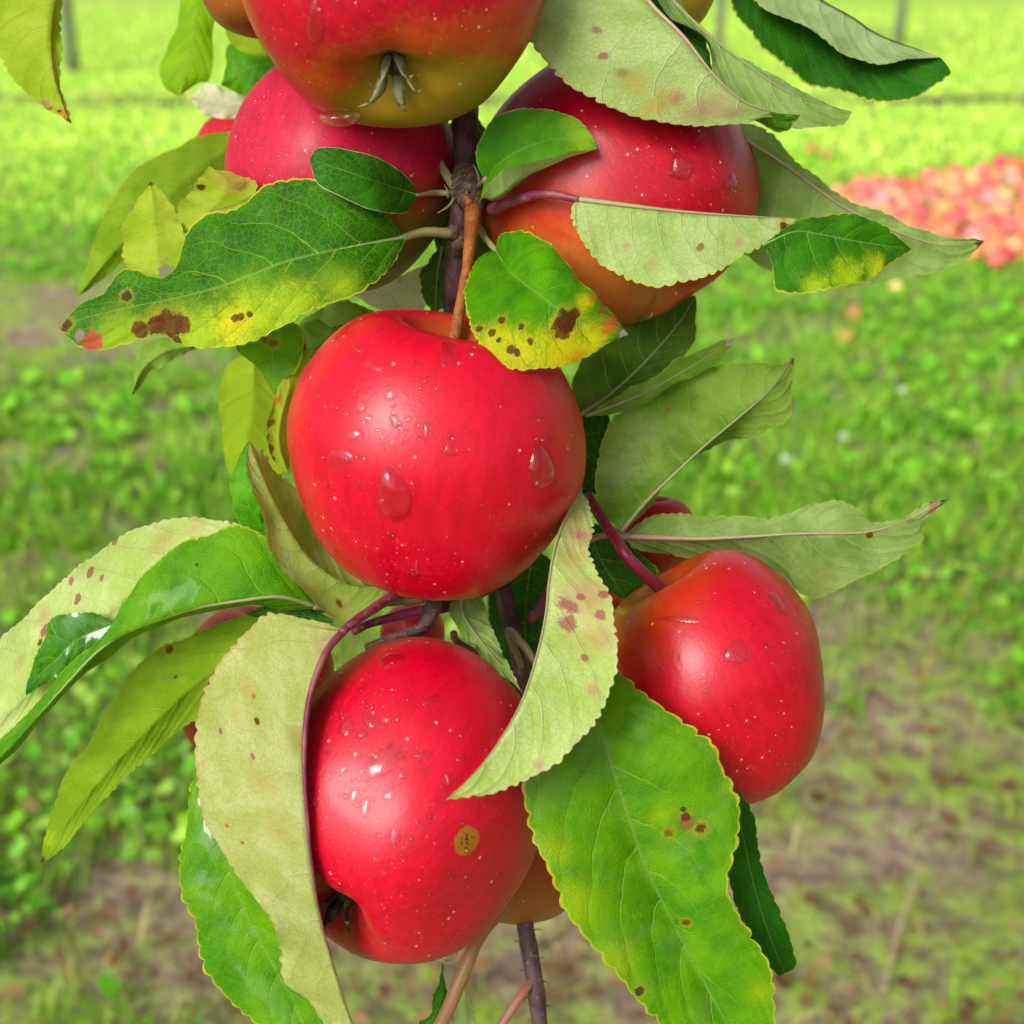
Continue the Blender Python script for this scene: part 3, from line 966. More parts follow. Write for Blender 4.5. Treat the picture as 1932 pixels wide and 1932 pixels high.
def hanging_drop(key, x, y, d, w_, h_):
    """A drop about to fall from the lowest point of an apple."""
    c = APPLES[key][2]
    o = P(x, y, d) - c
    prof = spline([(0, .5), (.42, .42), (.5, .1), (.42, -.25), (.2, -.46), (0, -.5)], 12)
    V, F = [], []
    for i, (r, z) in enumerate(prof):
        for j in range(16):
            g = 2 * math.pi * j / 16
            V.append(o + np.array([math.cos(g) * max(r, 1e-4) * w_, math.sin(g) * max(r, 1e-4) * w_, z * h_]) * S0)
    for i in range(11):
        for j in range(16):
            F.append((i * 16 + j, i * 16 + (j + 1) % 16, (i + 1) * 16 + (j + 1) % 16, (i + 1) * 16 + j))
    link('water_drop', new_mesh('water_drop', V, F, m_water), APPLES[key][0])


hanging_drop('A1', 642, 224, 290, 70, 24)
hanging_drop('A5', 846, 1800, 150, 46, 26)
hanging_drop('A3', 1212, 594, -100, 44, 20)

# ------------------------------------------------------------------ the tree: branch, spurs, twigs
TREE0 = P(1020, 2080, -150)
tree = tag(link('apple_tree', None, loc=TREE0), 'fruiting apple tree branch with large serrated leaves hanging down the middle', 'apple tree')


def twig(name, pts, radii, mat, sides=12, lump=.05, seed=0, parent=None, n=None):
    V, F = tube([P(*p) for p in pts], [r * S0 for r in radii], sides, n or len(pts) * 7, lump=lump, seed=seed)
    return link(name, new_mesh(name, V - TREE0, F, mat), parent or tree)


main = twig('branch', [(1010, -1900, -420), (960, -900, -300), (905, -250, -170), (890, 60, -80), (878, 230, -30), (882, 330, -5), (872, 400, -20), (862, 500, -60), (858, 600, -130), (880, 760, -220), (920, 950, -240), (950, 1120, -200),
                       (985, 1270, -150), (1000, 1420, -180), (988, 1560, -190), (984, 1690, -170), (1000, 1800, -150), (1016, 1910, -140), (1020, 2080, -150), (1010, 2300, -180)],
            [60, 44, 32, 30, 29, 34, 27, 26, 25, 25, 24, 23, 22, 20, 18, 15, 16, 18, 15, 8], M_BARK, 16, .07, 2, n=150)
twig('spur', [(878, 330, 0), (884, 352, 25), (888, 372, 45), (893, 392, 62), (894, 404, 66)], [26, 34, 30, 24, 14], M_SPUR, 14, .25, 4)
twig('spur', [(866, 470, -40), (868, 455, 5), (862, 440, 20), (848, 438, 30)], [20, 24, 20, 12], M_SPUR, 12, .2, 6)
twig('spur', [(880, 345, 10), (897, 352, 24), (908, 345, 34), (914, 338, 46)], [16, 14, 10, 7], M_SPUR, 10, .2, 8)
twig('bud_scar', [(880, 370, 50), (884, 379, 72), (885, 382, 82)], [10, 9, 6], M_ORANGE, 10, .2, 9)
for i, (a, b) in enumerate([((905, 345, 48), (893, 310, 66)), ((856, 374, 58), (842, 392, 80)), ((880, 368, 66), (878, 352, 92)), ((846, 372, 40), (838, 348, 60)), ((856, 380, 52), (826, 402, 72))]):
    m_ = ((a[0] + b[0]) / 2 + 3, (a[1] + b[1]) / 2, (a[2] + b[2]) / 2)
    twig('stipule', [a, m_, b], [3.2, 2.6, .8], M_PET, 6, .2, i)
twig('twig', [(868, 362, 30), (846, 335, 20), (826, 300, 5), (812, 262, -20), (806, 225, -40)], [11, 9, 8, 8, 8], M_PET, 10, .1, 11)
twig('twig', [(945, 1095, -190), (860, 1140, -60), (780, 1155, 0), (700, 1176, 40), (668, 1192, 70)], [13, 12, 11, 9, 7], M_PURPLE, 10, .08, 12)
twig('twig', [(942, 1085, -190), (870, 1110, -60), (826, 1128, 10), (812, 1160, 20), (792, 1188, 20), (740, 1204, 30), (690, 1222, 20)], [16, 16, 17, 19, 15, 10, 7], M_SPUR, 12, .1, 13)
twig('twig', [(990, 1330, -160), (920, 1250, -140), (864, 1212, -100), (856, 1195, -60)], [10, 9, 8, 7], M_PURPLE, 10, .1, 14)
twig('twig', [(985, 1630, -175), (955, 1705, -60), (905, 1765, 10), (872, 1840, 30), (840, 1915, 35), (790, 2010, 20)], [8, 10, 13, 14, 13, 11], M_PINKG, 12, .06, 15)
twig('twig', [(1008, 1845, -145), (985, 1875, -110), (955, 1920, -100), (910, 1990, -100)], [9, 9, 9, 8], M_PINKG, 10, .06, 16)
twig('twig', [(1000, 1170, -190), (1030, 1130, -150), (1080, 1030, -100), (1112, 935, -60)], [12, 12, 11, 10], M_PURPLE, 10, .06, 17)
twig('shoot', [(985, 1260, -140), (960, 1190, -90), (1000, 1235, -60), (1030, 1300, -50), (1040, 1350, -60)], [6, 8, 8, 6, 4], M_PET, 10, .06, 18)
for i in range(9):
    yy = 1740 + i * 24 + random.uniform(-8, 8)
    s_ = 1 if i % 2 else -1
    xx = 992 + (yy - 1740) * .15
    twig('bristle', [(xx, yy, -150), (xx + s_ * 20, yy - 4, -146), (xx + s_ * random.uniform(24, 32), yy + random.uniform(-8, 8), -140)], [2.2, 1.4, .5], M_PURPLE, 5, .1, i)


# ------------------------------------------------------------------ leaves
def leaf(rails, face, kind, spots=(), pet=None, pet_mat=None, pet_r=(9, 7), rib=True, rib_mat=None, rib_r=(6, 1.6), teeth=(6, 19), camber=.06, wave=5,
         label=None, flip=False, depth=0, nv=None, **mk):
    rails = [(u, [P(x, y, d + depth) for (x, y, d) in pts]) for u, pts in rails]
    Ls = [np.linalg.norm(np.diff(np.array(p), axis=0), axis=1).sum() for _, p in rails]
    L = max(Ls)
    Lpx = L / S0
    nv = nv or int(min(170, max(44, Lpx / 3.6)))
    R = [(u, spline(p, nv)) for u, p in rails]
    us = np.array([u for u, _ in R])
    NU = 10
    cols = []
    for a, b in zip(us[:-1], us[1:]):
        m_ = max(4, int(NU * (b - a)))
        cols += list(np.linspace(a, b, m_, endpoint=False))
    cols.append(us[-1])
    cols = np.array(cols)
    grid = np.zeros((len(cols), nv, 3))
    bulge = np.zeros(len(cols))
    for ci, u in enumerate(cols):
        i = min(np.searchsorted(us, u, side='right') - 1, len(us) - 2)
        t = (u - us[i]) / (us[i + 1] - us[i])
        grid[ci] = R[i][1] * (1 - t) + R[i + 1][1] * t
        bulge[ci] = 4 * t * (1 - t)
    # normals
    def normals():
        du = np.gradient(grid, axis=0)
        dv = np.gradient(grid, axis=1)
        n = np.cross(du, dv)
        return n / (np.linalg.norm(n, axis=2)[:, :, None] + 1e-12)
    nrm = normals()
    view = CAM - grid
    view /= np.linalg.norm(view, axis=2)[:, :, None]
    s_ = np.median((nrm * view).sum(2)[1:-1, 2:-2])
    want = 1 if face == 'U' else -1
    sign = 1 if s_ * want > 0 else -1
    if flip: sign = -sign
    nrm = nrm * sign
    width = np.linalg.norm(grid[-1] - grid[0], axis=1)
    rs = np.random.default_rng(int(abs(rails[0][1][1][0]) * 1e6) % 99991 + len(rails[0][1]))
    vv = np.linspace(0, 1, nv)
    w0, w1, w2 = rs.uniform(0, 6.28, 3)
    env = np.sin(np.pi * np.clip(vv, 0.02, .98)) ** .6
    for ci, u in enumerate(cols):
        e = min(1.0, abs(u))
        wv = wave * S0 * e ** 2 * (np.sin(vv * 13 + w0 + u * 1.2) + .6 * np.sin(vv * 23 + w1 - u * 2) + .35 * np.sin(vv * 41 + w2 + 3 * u)) * env
        q = .9 * min(1, Lpx / 700) ** 2 * S0 * np.sin((vv - .2 * e ** 1.3) * 9 * 2 * np.pi + (2.7 if u > 0 else 0)) * min(1, e * 3) * (1 - e ** 6) * env
        grid[ci] += nrm[ci] * (camber * bulge[ci] * width * .5 + wv + q)[:, None]
    # teeth along both margins
    amp, per = teeth
    if amp:
        for ci, nb in ((0, 1), (len(cols) - 1, len(cols) - 2)):
            if abs(cols[ci]) < .9: continue
            seg = np.linalg.norm(np.diff(grid[ci], axis=0), axis=1) / S0
            s = np.concatenate([[0], np.cumsum(seg)])
            s = s + 5 * np.sin(s / 61 + w0) + 3 * np.sin(s / 23 + w1)
            f = (s / per) % 1.0
            prof = np.sqrt(np.clip(np.sin(np.pi * f ** 1.35), 0, 1))
            size = .35 + .95 * np.sin(np.floor(s / per) * 2.4 + w2) ** 2
            out = grid[ci] - grid[nb]
            out /= np.linalg.norm(out, axis=1)[:, None] + 1e-12
            fade = np.clip(vv / .08, 0, 1) * np.clip((1 - vv) / .04, 0, 1)
            slow = 2.5 * np.sin(s / 37 + w1) + 1.8 * np.sin(s / 17 + w2) + 1.2 * np.sin(s / 9.3 + w0)
            grid[ci] += out * (((prof - .6) * amp * 1.3 * size + slow * .6) * S0 * fade)[:, None]
    nc = len(cols)
    V = grid.reshape(-1, 3)
    F = []
    for i in range(nc - 1):
        for j in range(nv - 1):
            f = (i * nv + j, (i + 1) * nv + j, (i + 1) * nv + j + 1, i * nv + j + 1)
            F.append(f if sign > 0 else f[::-1])
    # blade coordinates
    midi = int(np.argmin(np.abs(cols)))
    across = np.zeros((nc, nv))
    for ci in range(nc):
        across[ci] = np.linalg.norm(grid[ci] - grid[midi], axis=1) / S0 * (1 if cols[ci] > cols[midi] else -1)
    lp = np.stack([across, np.repeat(vv[None] * Lpx, nc, 0), np.zeros((nc, nv))], 2).reshape(-1, 3)
    uvl = np.stack([np.repeat(cols[:, None], nv, 1), np.repeat(vv[None], nc, 0), np.zeros((nc, nv))], 2).reshape(-1, 3)
    # spots are given where they sit on the blade in the picture
    rel = V - CAM
    dep = -(rel @ BACK)
    px = 966 + (rel @ RIGHT) / dep * FPX
    py = 966 - (rel @ UP) / dep * FPX
    sp = []
    for q in spots:
        x, y, r, cn = q[:4]
        soft = q[4] if len(q) > 4 else .25
        stren = q[5] if len(q) > 5 else .9
        cost = (px - x) ** 2 + (py - y) ** 2 + (dep - dep.min()) * 3e3
        i = int(np.argmin(cost))
        sp.append((lp[i, 0], lp[i, 1], r, cn, soft, stren))
    mk.setdefault('relief', min(1.0, max(.25, Lpx / 650)))
    mk['nveins'] = min(mk.get('nveins', 9), max(4, int(Lpx / 48)))
    mat = leaf_mat(kind, sp, **mk)
    me = new_mesh('leaf', V - TREE0, F, mat)
    for nm, arr in (('lp', lp), ('uvl', uvl)):
        at = me.attributes.new(nm, 'FLOAT_VECTOR', 'POINT')
        at.data.foreach_set('vector', arr.astype(np.float32).ravel())
    o = link('leaf', me, tree)
    if label: o['label'] = label
    if rib and abs(cols[midi]) < .05:
        mp = (grid[midi] - nrm[midi] * (rib_r[0] * S0 * (.62 if face == 'U' else .1)))[:: max(1, nv // 40)]
        V2, F2 = tube(mp, [rib_r[0] * S0, rib_r[0] * .55 * S0, rib_r[1] * S0, .4 * S0], 7, len(mp))
        link('midrib', new_mesh('midrib', V2 - TREE0, F2, rib_mat or (M_RIBUP if face == 'U' else M_RIBDN)), o)
    if pet:
        base = grid[midi][0]
        nxt = grid[midi][2]
        V2, F2 = tube([P(*q) for q in pet] + [base, nxt], [pet_r[0] * S0, pet_r[1] * S0, rib_r[0] * 1.05 * S0], 10, 24, lump=.05)
        link('petiole', new_mesh('petiole', V2 - TREE0, F2, pet_mat or M_PET), o)
    return o


def three(L, M, R_):
    return [(-1, L), (0, M), (1, R_)]


# --- upper left: the big dark leaf with a yellow edge
leaf(three(
    [(766, 447, 70), (730, 403, 110), (692, 386, 140), (627, 355, 150), (581, 337, 150), (523, 342, 150), (489, 357, 150), (441, 393, 150), (386, 405, 150), (352, 437, 150),
     (336, 500, 158), (300, 524, 160), (246, 509, 150), (219, 520, 145), (191, 554, 145), (150, 574, 140), (112, 620, 140)],
    [(766, 447, 70), (660, 466, 150), (540, 494, 165), (403, 545, 165), (239, 581, 160), (160, 600, 150), (112, 620, 140)],
    [(766, 447, 70), (757, 470, 90), (730, 513, 140), (689, 543, 170), (648, 560, 180), (566, 597, 190), (490, 640, 190), (440, 652, 185), (390, 657, 180), (340, 648, 175),
     (300, 630, 175), (250, 642, 170), (200, 658, 160), (165, 658, 150), (135, 640, 145), (112, 620, 140)]),
    'U', 'dark', [(480, 605, 95, 'lime', .9, .95), (380, 636, 80, 'lime', .9, .9), (560, 578, 70, 'lime', .9, .8), (640, 540, 55, 'lime', .9, .6), (440, 618, 50, 'yellow', .9, .9), (220, 640, 70, 'lime', .9, .7),
                  (262, 617, 17, 'brown'), (318, 610, 30, 'brown'), (346, 612, 20, 'brown'), (295, 612, 20, 'brown'), (238, 556, 11, 'dark'), (444, 606, 9, 'brown'), (452, 597, 8, 'brown'),
                  (470, 594, 6, 'brown'), (168, 648, 24, 'red'), (152, 630, 13, 'grey'), (125, 612, 14, 'brown'), (330, 650, 14, 'dark')],
    pet=[(850, 440, 30), (800, 438, 55)], pet_r=(10, 9), rib_mat=M_RIBPALE, rib_r=(6.5, 2), teeth=(4, 26), nveins=8, veinfac=1.0, net=1.0, rim='yellow', camber=.05, slope=.25, speckle=.15,
    label='dark green leaf with brown blotches and a yellow lower edge')
leaf(three([(290, 530, 150), (246, 509, 150), (228, 480, 140), (235, 430, 135), (255, 385, 125), (284, 342, 120)],
           [(300, 532, 150), (296, 470, 150), (290, 400, 140), (284, 342, 120)],
           [(318, 531, 155), (347, 506, 150), (349, 440, 140), (330, 400, 130), (310, 370, 125), (284, 342, 120)]),
     'D', 'gold', [(318, 515, 20, 'grey'), (284, 344, 8, 'dark')], rib=False, teeth=(4, 18), rim='tan', label='curled yellow-green leaf flap')
leaf(three([(345, 440, 130), (334, 420, 130), (345, 380, 125), (370, 348, 120), (394, 312, 112)],
           [(352, 440, 130), (395, 400, 128), (430, 350, 118), (398, 314, 110)],
           [(360, 440, 130), (440, 400, 120), (482, 366, 115), (482, 345, 110), (440, 324, 105), (402, 318, 110)]),
     'D', 'gold', [(452, 350, 20, 'brown', .6), (378, 352, 8, 'dark'), (440, 338, 46, 'ochre', .8, .8)], rib=False, teeth=(4, 16), rim='tan', label='curled yellow leaf tip with a brown spot')
# --- leaf with yellow and brown tip in the middle
leaf(three(
    [(935, 472, 90), (915, 480, 110), (894, 499, 140), (879, 533, 190), (875, 564, 230), (884, 598, 262), (894, 632, 290), (920, 668, 310), (960, 693, 325), (1010, 695, 325), (1060, 690, 310),
     (1110, 672, 290), (1150, 645, 270), (1186, 632, 240)],
    [(935, 472, 90), (965, 515, 190), (1010, 550, 250), (1050, 580, 285), (1100, 610, 285), (1150, 625, 265), (1186, 632, 240)],
    [(935, 472, 90), (936, 450, 110), (955, 440, 140), (990, 440, 165), (1030, 455, 190), (1060, 480, 205), (1080, 505, 215), (1100, 540, 225), (1130, 570, 230), (1165, 600, 235), (1186, 632, 240)]),
    'U', 'green', [(930, 650, 62, 'yellow', .9, .85), (985, 672, 62, 'yellow', .9, .9), (1060, 665, 70, 'yellow', .8, .95), (1125, 640, 60, 'yellow', .8, .95), (1105, 570, 30, 'yellow', .8, .9), (1150, 612, 36, 'orange', .8, .9), (1090, 680, 30, 'orange', .9, .6), (1118, 562, 16, 'orange', .8, .8), (1138, 584, 18, 'red', .8, .7), (1160, 605, 20, 'red', .8, .7),
                   (1072, 600, 26, 'dark', .2), (1062, 622, 24, 'brown', .2), (1084, 590, 18, 'brown', .3), (905, 618, 7, 'brown'), (950, 600, 9, 'brown'), (925, 632, 8, 'brown'), (986, 612, 8, 'brown'), (1002, 642, 8, 'brown'), (944, 640, 7, 'dark'),
                   (960, 660, 9, 'brown'), (975, 672, 7, 'dark'), (1178, 630, 18, 'white', .3)],
    pet=[(902, 425, 40), (915, 448, 62)], pet_r=(7, 6), rib_r=(5, 1.6), teeth=(4, 17), nveins=7, veinfac=.5, net=.4, rim='yellow', wet=.4, camber=.08, speckle=0, label='green leaf with a yellow and brown tip')
# --- small leaves at the spur
leaf(three([(790, 368, 30), (775, 342, 60), (740, 312, 100), (690, 290, 135), (630, 278, 150), (597, 281, 150), (584, 300, 150)],
           [(790, 368, 30), (740, 352, 80), (690, 336, 130), (630, 315, 150), (584, 300, 150)],
           [(790, 368, 30), (770, 398, 50), (740, 403, 90), (700, 395, 130), (640, 370, 145), (598, 345, 150), (584, 300, 150)]),
     'U', 'deep', [(700, 372, 50, 'green', .9, .7)], pet=[(862, 366, 35), (825, 364, 34)], pet_r=(6, 6), teeth=(0, 1), rib_r=(3, 1), wave=2, veinfac=.4, nveins=6, depth=45, rim='pale', speckle=0, label='small dark rounded leaf')
leaf([(-1, [(915, 340, 60), (902, 320, 70), (898, 294, 80), (903, 267, 90), (925, 229, 100), (952, 214, 105), (1020, 205, 110), (1079, 219, 120), (1113, 246, 125), (1126, 281, 130)]),
      (0, [(915, 340, 60), (945, 305, 85), (1000, 275, 110), (1060, 262, 115), (1126, 281, 130)]),
      (.62, [(908, 370, 60), (930, 378, 84), (956, 367, 100), (995, 333, 112), (1045, 309, 122), (1092, 292, 128), (1126, 281, 130)]),
      (1, [(904, 384, 78), (918, 352, 112), (936, 334, 132), (964, 313, 148), (1027, 300, 158), (1092, 285, 148), (1126, 281, 130)])],
     'U', 'green', [(1090, 262, 50, 'lime', .9, .5)], pet=[(893, 372, 40), (903, 352, 50)], pet_r=(5, 5), teeth=(2, 14), rib=False, wave=2, veinfac=.3, net=.3, depth=50, nveins=6, rim='pale', camber=.02, speckle=0, label='small glossy green leaf with a folded edge')
# --- top right
leaf(three(
    [(1180, -150, 150), (1040, -110, 190), (968, -40, 210), (962, 0, 215), (985, 50, 220), (1010, 92, 225), (1060, 148, 230), (1110, 182, 230), (1180, 215, 225), (1260, 232, 220), (1330, 236, 210), (1400, 233, 200), (1440, 222, 190), (1510, 217, 180)],
    [(1180, -150, 150), (1200, -60, 190), (1222, 0, 215), (1290, 70, 230), (1345, 140, 225), (1400, 190, 210), (1450, 210, 195), (1510, 217, 180)],
    [(1180, -150, 150), (1190, -60, 130), (1230, 40, 120), (1300, 130, 120), (1380, 205, 140), (1440, 240, 160), (1475, 247, 165), (1495, 234, 170), (1510, 217, 180)]),
    'D', 'pale', [(1260, 190, 46, 'ochre', .9, .7), (1330, 205, 56, 'pink', .9, .55), (1200, 160, 40, 'ochre', .9, .5), (1120, 60, 14, 'mauve', .6, .7), (1130, 112, 12, 'mauve', .5), (1180, 130, 16, 'tan', .7, .6), (1280, 180, 22, 'mauve', .8, .6), (1230, 205, 30, 'ochre', .9, .6), (1380, 215, 30, 'pink', .9, .6)],
    rib_mat=M_RIBPK, rib_r=(7, 2), teeth=(7, 22), nveins=8, net=1.0, rim='tan', camber=.05, label='large pale leaf underside with pinkish brown blotches')
leaf(three(
    [(1200, -100, 60), (1240, -10, 100), (1262, 28, 110), (1300, 50, 115), (1330, 85, 115), (1348, 140, 120), (1400, 200, 125), (1450, 236, 130), (1520, 241, 120), (1585, 236, 100), (1608, 212, 90)],
    [(1200, -100, 60), (1260, -10, 80), (1330, 60, 90), (1420, 130, 95), (1500, 180, 95), (1608, 212, 90)],
    [(1200, -100, 60), (1270, -10, 50), (1310, 50, 60), (1370, 95, 60), (1440, 135, 60), (1500, 165, 65), (1560, 195, 75), (1608, 212, 90)]),
    'D', 'grey', [], wet=1.0, teeth=(3, 20), net=.5, rim='pale', label='narrow wet leaf tip shining at its end')
leaf(three([(1215, -10, 84), (1262, 60, 84), (1340, 152, 84)], [(1232, -5, 70), (1290, 65, 64), (1346, 152, 80)], [(1262, 10, 50), (1325, 70, 50), (1352, 152, 76)]),
     'U', 'deep', rib=False, teeth=(0, 1), speckle=0, label='dark inner leaf surface')
leaf(three(
    [(1420, -130, -40), (1390, -60, -30), (1384, 0, -20), (1397, 43, -20), (1444, 97, -20), (1491, 132, -20), (1530, 160, -20), (1608, 177, -15), (1666, 191, -10), (1725, 185, -10), (1764, 164, -10), (1793, 136, -15), (1775, 109, -20)],
    [(1420, -130, -40), (1490, -50, -50), (1553, 0, -55), (1608, 31, -55), (1647, 58, -55), (1686, 76, -50), (1730, 92, -40), (1775, 109, -20)],
    [(1420, -130, -40), (1415, -50, 10), (1428, 0, 20), (1460, 33, 30), (1514, 47, 35), (1553, 74, 35), (1604, 105, 30), (1666, 117, 20), (1720, 114, 0), (1775, 109, -20)]),
    'U', 'deep', rib=False, teeth=(5, 20), rim='lime', veinfac=.2, net=.2, speckle=0, depth=-120, label='folded leaf, dark green below and pale above')
# --- right
leaf(three([(1088, 376, 170), (1078, 395, 175), (1085, 430, 185), (1110, 470, 200), (1150, 505, 215), (1200, 530, 225), (1245, 543, 230), (1300, 532, 230), (1350, 512, 225), (1400, 482, 215), (1440, 460, 205), (1505, 413, 180)],
           [(1088, 376, 170), (1200, 390, 195), (1300, 401, 200), (1400, 408, 195), (1505, 413, 180)],
           [(1088, 376, 170), (1130, 420, 150), (1200, 450, 140), (1300, 460, 140), (1400, 440, 150), (1505, 413, 180)]),
     'D', 'pale', [(1320, 462, 9, 'tan'), (1395, 455, 14, 'pink', .8, .6), (1478, 425, 12, 'dark', .5), (1230, 500, 18, 'pink', .9, .4), (1180, 470, 12, 'pink', .8, .5)],
     pet=[(925, 396, 50), (965, 380, 95), (1030, 366, 150)], pet_r=(11, 9), pet_mat=M_PURPLE, rib_r=(6, 2), net=1.0, teeth=(6, 19), rim='lime', label='pale leaf underside in front of the orange apple base')
leaf(three([(1438, 463, 200), (1475, 437, 190), (1520, 415, 185), (1560, 405, 180), (1600, 403, 175), (1650, 415, 165), (1690, 445, 155), (1720, 470, 145)],
           [(1438, 463, 200), (1500, 436, 195), (1550, 442, 190), (1600, 452, 180), (1660, 462, 160), (1720, 470, 145)],
           [(1438, 463, 200), (1452, 485, 200), (1460, 515, 205), (1465, 545, 210), (1500, 552, 215), (1560, 548, 210), (1600, 540, 205), (1640, 525, 190), (1680, 495, 165), (1720, 470, 145)]),
     'U', 'dark', [(1600, 525, 44, 'lime', .9, .9), (1650, 505, 40, 'lime', .9, .9), (1540, 540, 34, 'lime', .9, .7), (1660, 500, 22, 'yellow', .9, .6)], rib_r=(3, 1), teeth=(4, 20), nveins=6, veinfac=.5, net=.4, speckle=0, label='dark green leaf tip with a yellowing edge')
leaf(three([(1385, 230, -80), (1440, 245, -70), (1480, 280, -60), (1540, 330, -60), (1600, 378, -60), (1700, 417, -60), (1780, 445, -60), (1858, 455, -60)],
           [(1385, 230, -80), (1397, 257, -60), (1471, 304, -45), (1530, 347, -45), (1600, 395, -50), (1700, 440, -55), (1780, 462, -60), (1858, 455, -60)],
           [(1385, 230, -80), (1360, 320, -120), (1370, 420, -140), (1420, 490, -130), (1500, 525, -120), (1600, 545, -110), (1700, 525, -90), (1780, 508, -80), (1820, 488, -70), (1858, 455, -60)]),
     'D', 'grey', [(1850, 456, 18, 'dark'), (1700, 480, 40, 'tan', .9, .3)], rib_mat=M_RIBPK, rib_r=(5, 2), teeth=(3, 22), depth=-40, nveins=7, veinfac=.8, net=.4, label='long grey-green leaf behind, pointing right')
leaf(three([(1090, 785, -60), (1080, 720, -100), (1110, 660, -130), (1180, 600, -150), (1260, 560, -160), (1313, 558, -170)],
           [(1090, 785, -60), (1150, 745, -110), (1220, 680, -140), (1280, 610, -160), (1313, 558, -170)],
           [(1090, 785, -60), (1130, 778, -80), (1190, 745, -110), (1250, 700, -130), (1308, 650, -150), (1314, 600, -160), (1313, 558, -170)]),
     'D', 'moss', rib_r=(5, 2), teeth=(2, 20), pet=[(1000, 900, -180), (1060, 830, -110)], label='mossy dark leaf underside below the orange apple')
leaf(three([(1105, 785, -40), (1200, 725, -60), (1300, 672, -70), (1355, 645, -70), (1388, 638, -70)], [(1105, 785, -40), (1210, 744, -50), (1300, 694, -55), (1388, 638, -70)],
           [(1105, 785, -40), (1200, 772, -50), (1280, 720, -50), (1340, 692, -50), (1365, 672, -60), (1388, 638, -70)]),
     'D', 'olive', [(1380, 642, 12, 'white')], rib_r=(4, 1), teeth=(2, 18), label='narrow leaf with a whitish tip')
leaf(three([(1172, 1003, -20), (1130, 960, -30), (1125, 910, -40), (1135, 840, -60), (1160, 785, -70), (1200, 765, -75), (1250, 730, -80), (1300, 700, -80), (1360, 690, -80), (1430, 685, -80), (1470, 690, -80), (1498, 673, -80)],
           [(1172, 1003, -20), (1220, 945, -20), (1283, 884, -20), (1340, 832, -25), (1391, 790, -35), (1450, 738, -55), (1498, 673, -80)],
           [(1172, 1003, -20), (1200, 982, -40), (1228, 945, -60), (1268, 898, -75), (1312, 864, -80), (1370, 838, -80), (1440, 812, -80), (1488, 785, -80), (1496, 740, -80), (1498, 673, -80)]),
     'D', 'olive', [(1160, 880, 70, 'palegreen', .9, .5), (1220, 820, 60, 'palegreen', .9, .3), (1265, 778, 6, 'mauve'), (1497, 682, 12, 'brown', .6)], rib_r=(5, 2), teeth=(4, 20), veinfac=.6, net=.3, label='broad olive leaf with a square-cut tip')
leaf(three([(1178, 1012, -60), (1200, 995, -70), (1246, 970, -80), (1329, 971, -85), (1454, 977, -85), (1537, 952, -85), (1574, 946, -85), (1620, 961, -80), (1653, 982, -75), (1703, 977, -75), (1740, 952, -75), (1790, 942, -75)],
           [(1178, 1012, -60), (1300, 1016, -60), (1380, 1014, -60), (1500, 1007, -60), (1640, 1003, -65), (1730, 972, -70), (1790, 942, -75)],
           [(1178, 1012, -60), (1200, 1035, -80), (1260, 1050, -100), (1380, 1060, -120), (1474, 1085, -130), (1516, 1123, -130), (1549, 1128, -125), (1620, 1094, -110), (1682, 1060, -95), (1736, 1023, -85), (1742, 985, -80), (1790, 942, -75)]),
     'D', 'grey', [(1782, 948, 18, 'black', .4), (1760, 962, 18, 'pink', .6), (1640, 1012, 10, 'brown'), (1560, 1100, 60, 'olive' if False else 'ochre', .9, .25)], pet=[(1080, 1040, -110), (1130, 1012, -90)], pet_r=(6, 6), pet_mat=M_RIBPK, rib_mat=M_RIBPK, rib_r=(6, 2), teeth=(4, 20), veinfac=.8, net=.5,
     label='long leaf underside with a straight pink midrib')
# --- the twisted pale leaf in front
leaf(three([(1095, 925, 120), (1085, 1000, 150), (1085, 1100, 190), (1080, 1200, 235), (1040, 1310, 290), (980, 1410, 350), (840, 1510, 445)],
           [(1095, 925, 120), (1062, 990, 200), (1046, 1040, 255), (1036, 1100, 300), (1030, 1160, 335), (1015, 1230, 370), (990, 1310, 400), (960, 1370, 418), (920, 1430, 432), (880, 1475, 442), (840, 1510, 445)],
           [(1095, 925, 120), (1113, 950, 150), (1119, 1000, 205), (1108, 1045, 255), (1128, 1085, 305), (1150, 1120, 340), (1160, 1170, 365), (1163, 1220, 380), (1155, 1280, 395), (1140, 1330, 405), (1110, 1380, 412), (1060, 1430, 420), (1000, 1465, 428), (930, 1495, 436), (840, 1510, 445)]),
     'D', 'blush', [(1075, 970, 40, 'ochre', .9, .6), (1095, 1010, 34, 'pink', .9, .9), (1080, 1050, 44, 'ochre', .9, .7), (1110, 1120, 60, 'pink', .9, .55), (1075, 1140, 22, 'mauve', .6), (1068, 1175, 20, 'mauve', .5), (1100, 1125, 10, 'mauve'), (1130, 1160, 12, 'mauve'),
                    (1140, 1200, 40, 'pink', .9, .5), (1100, 1210, 50, 'ochre', .9, .3), (1105, 1240, 8, 'mauve'), (1140, 1120, 10, 'mauve'), (1118, 1300, 14, 'pink', .8, .5), (1020, 1445, 14, 'pink', .8, .5), (860, 1502, 26, 'lime', .9, .5)],
     pet=[(1010, 1010, -120), (1060, 930, 20), (1085, 905, 80)], rib_r=(4, 1.5), teeth=(6, 19), net=.9, nveins=9, rim='pale', camber=.10, wave=6, speckle=.15, label='twisted pale green leaf with pink blotches across the apple')
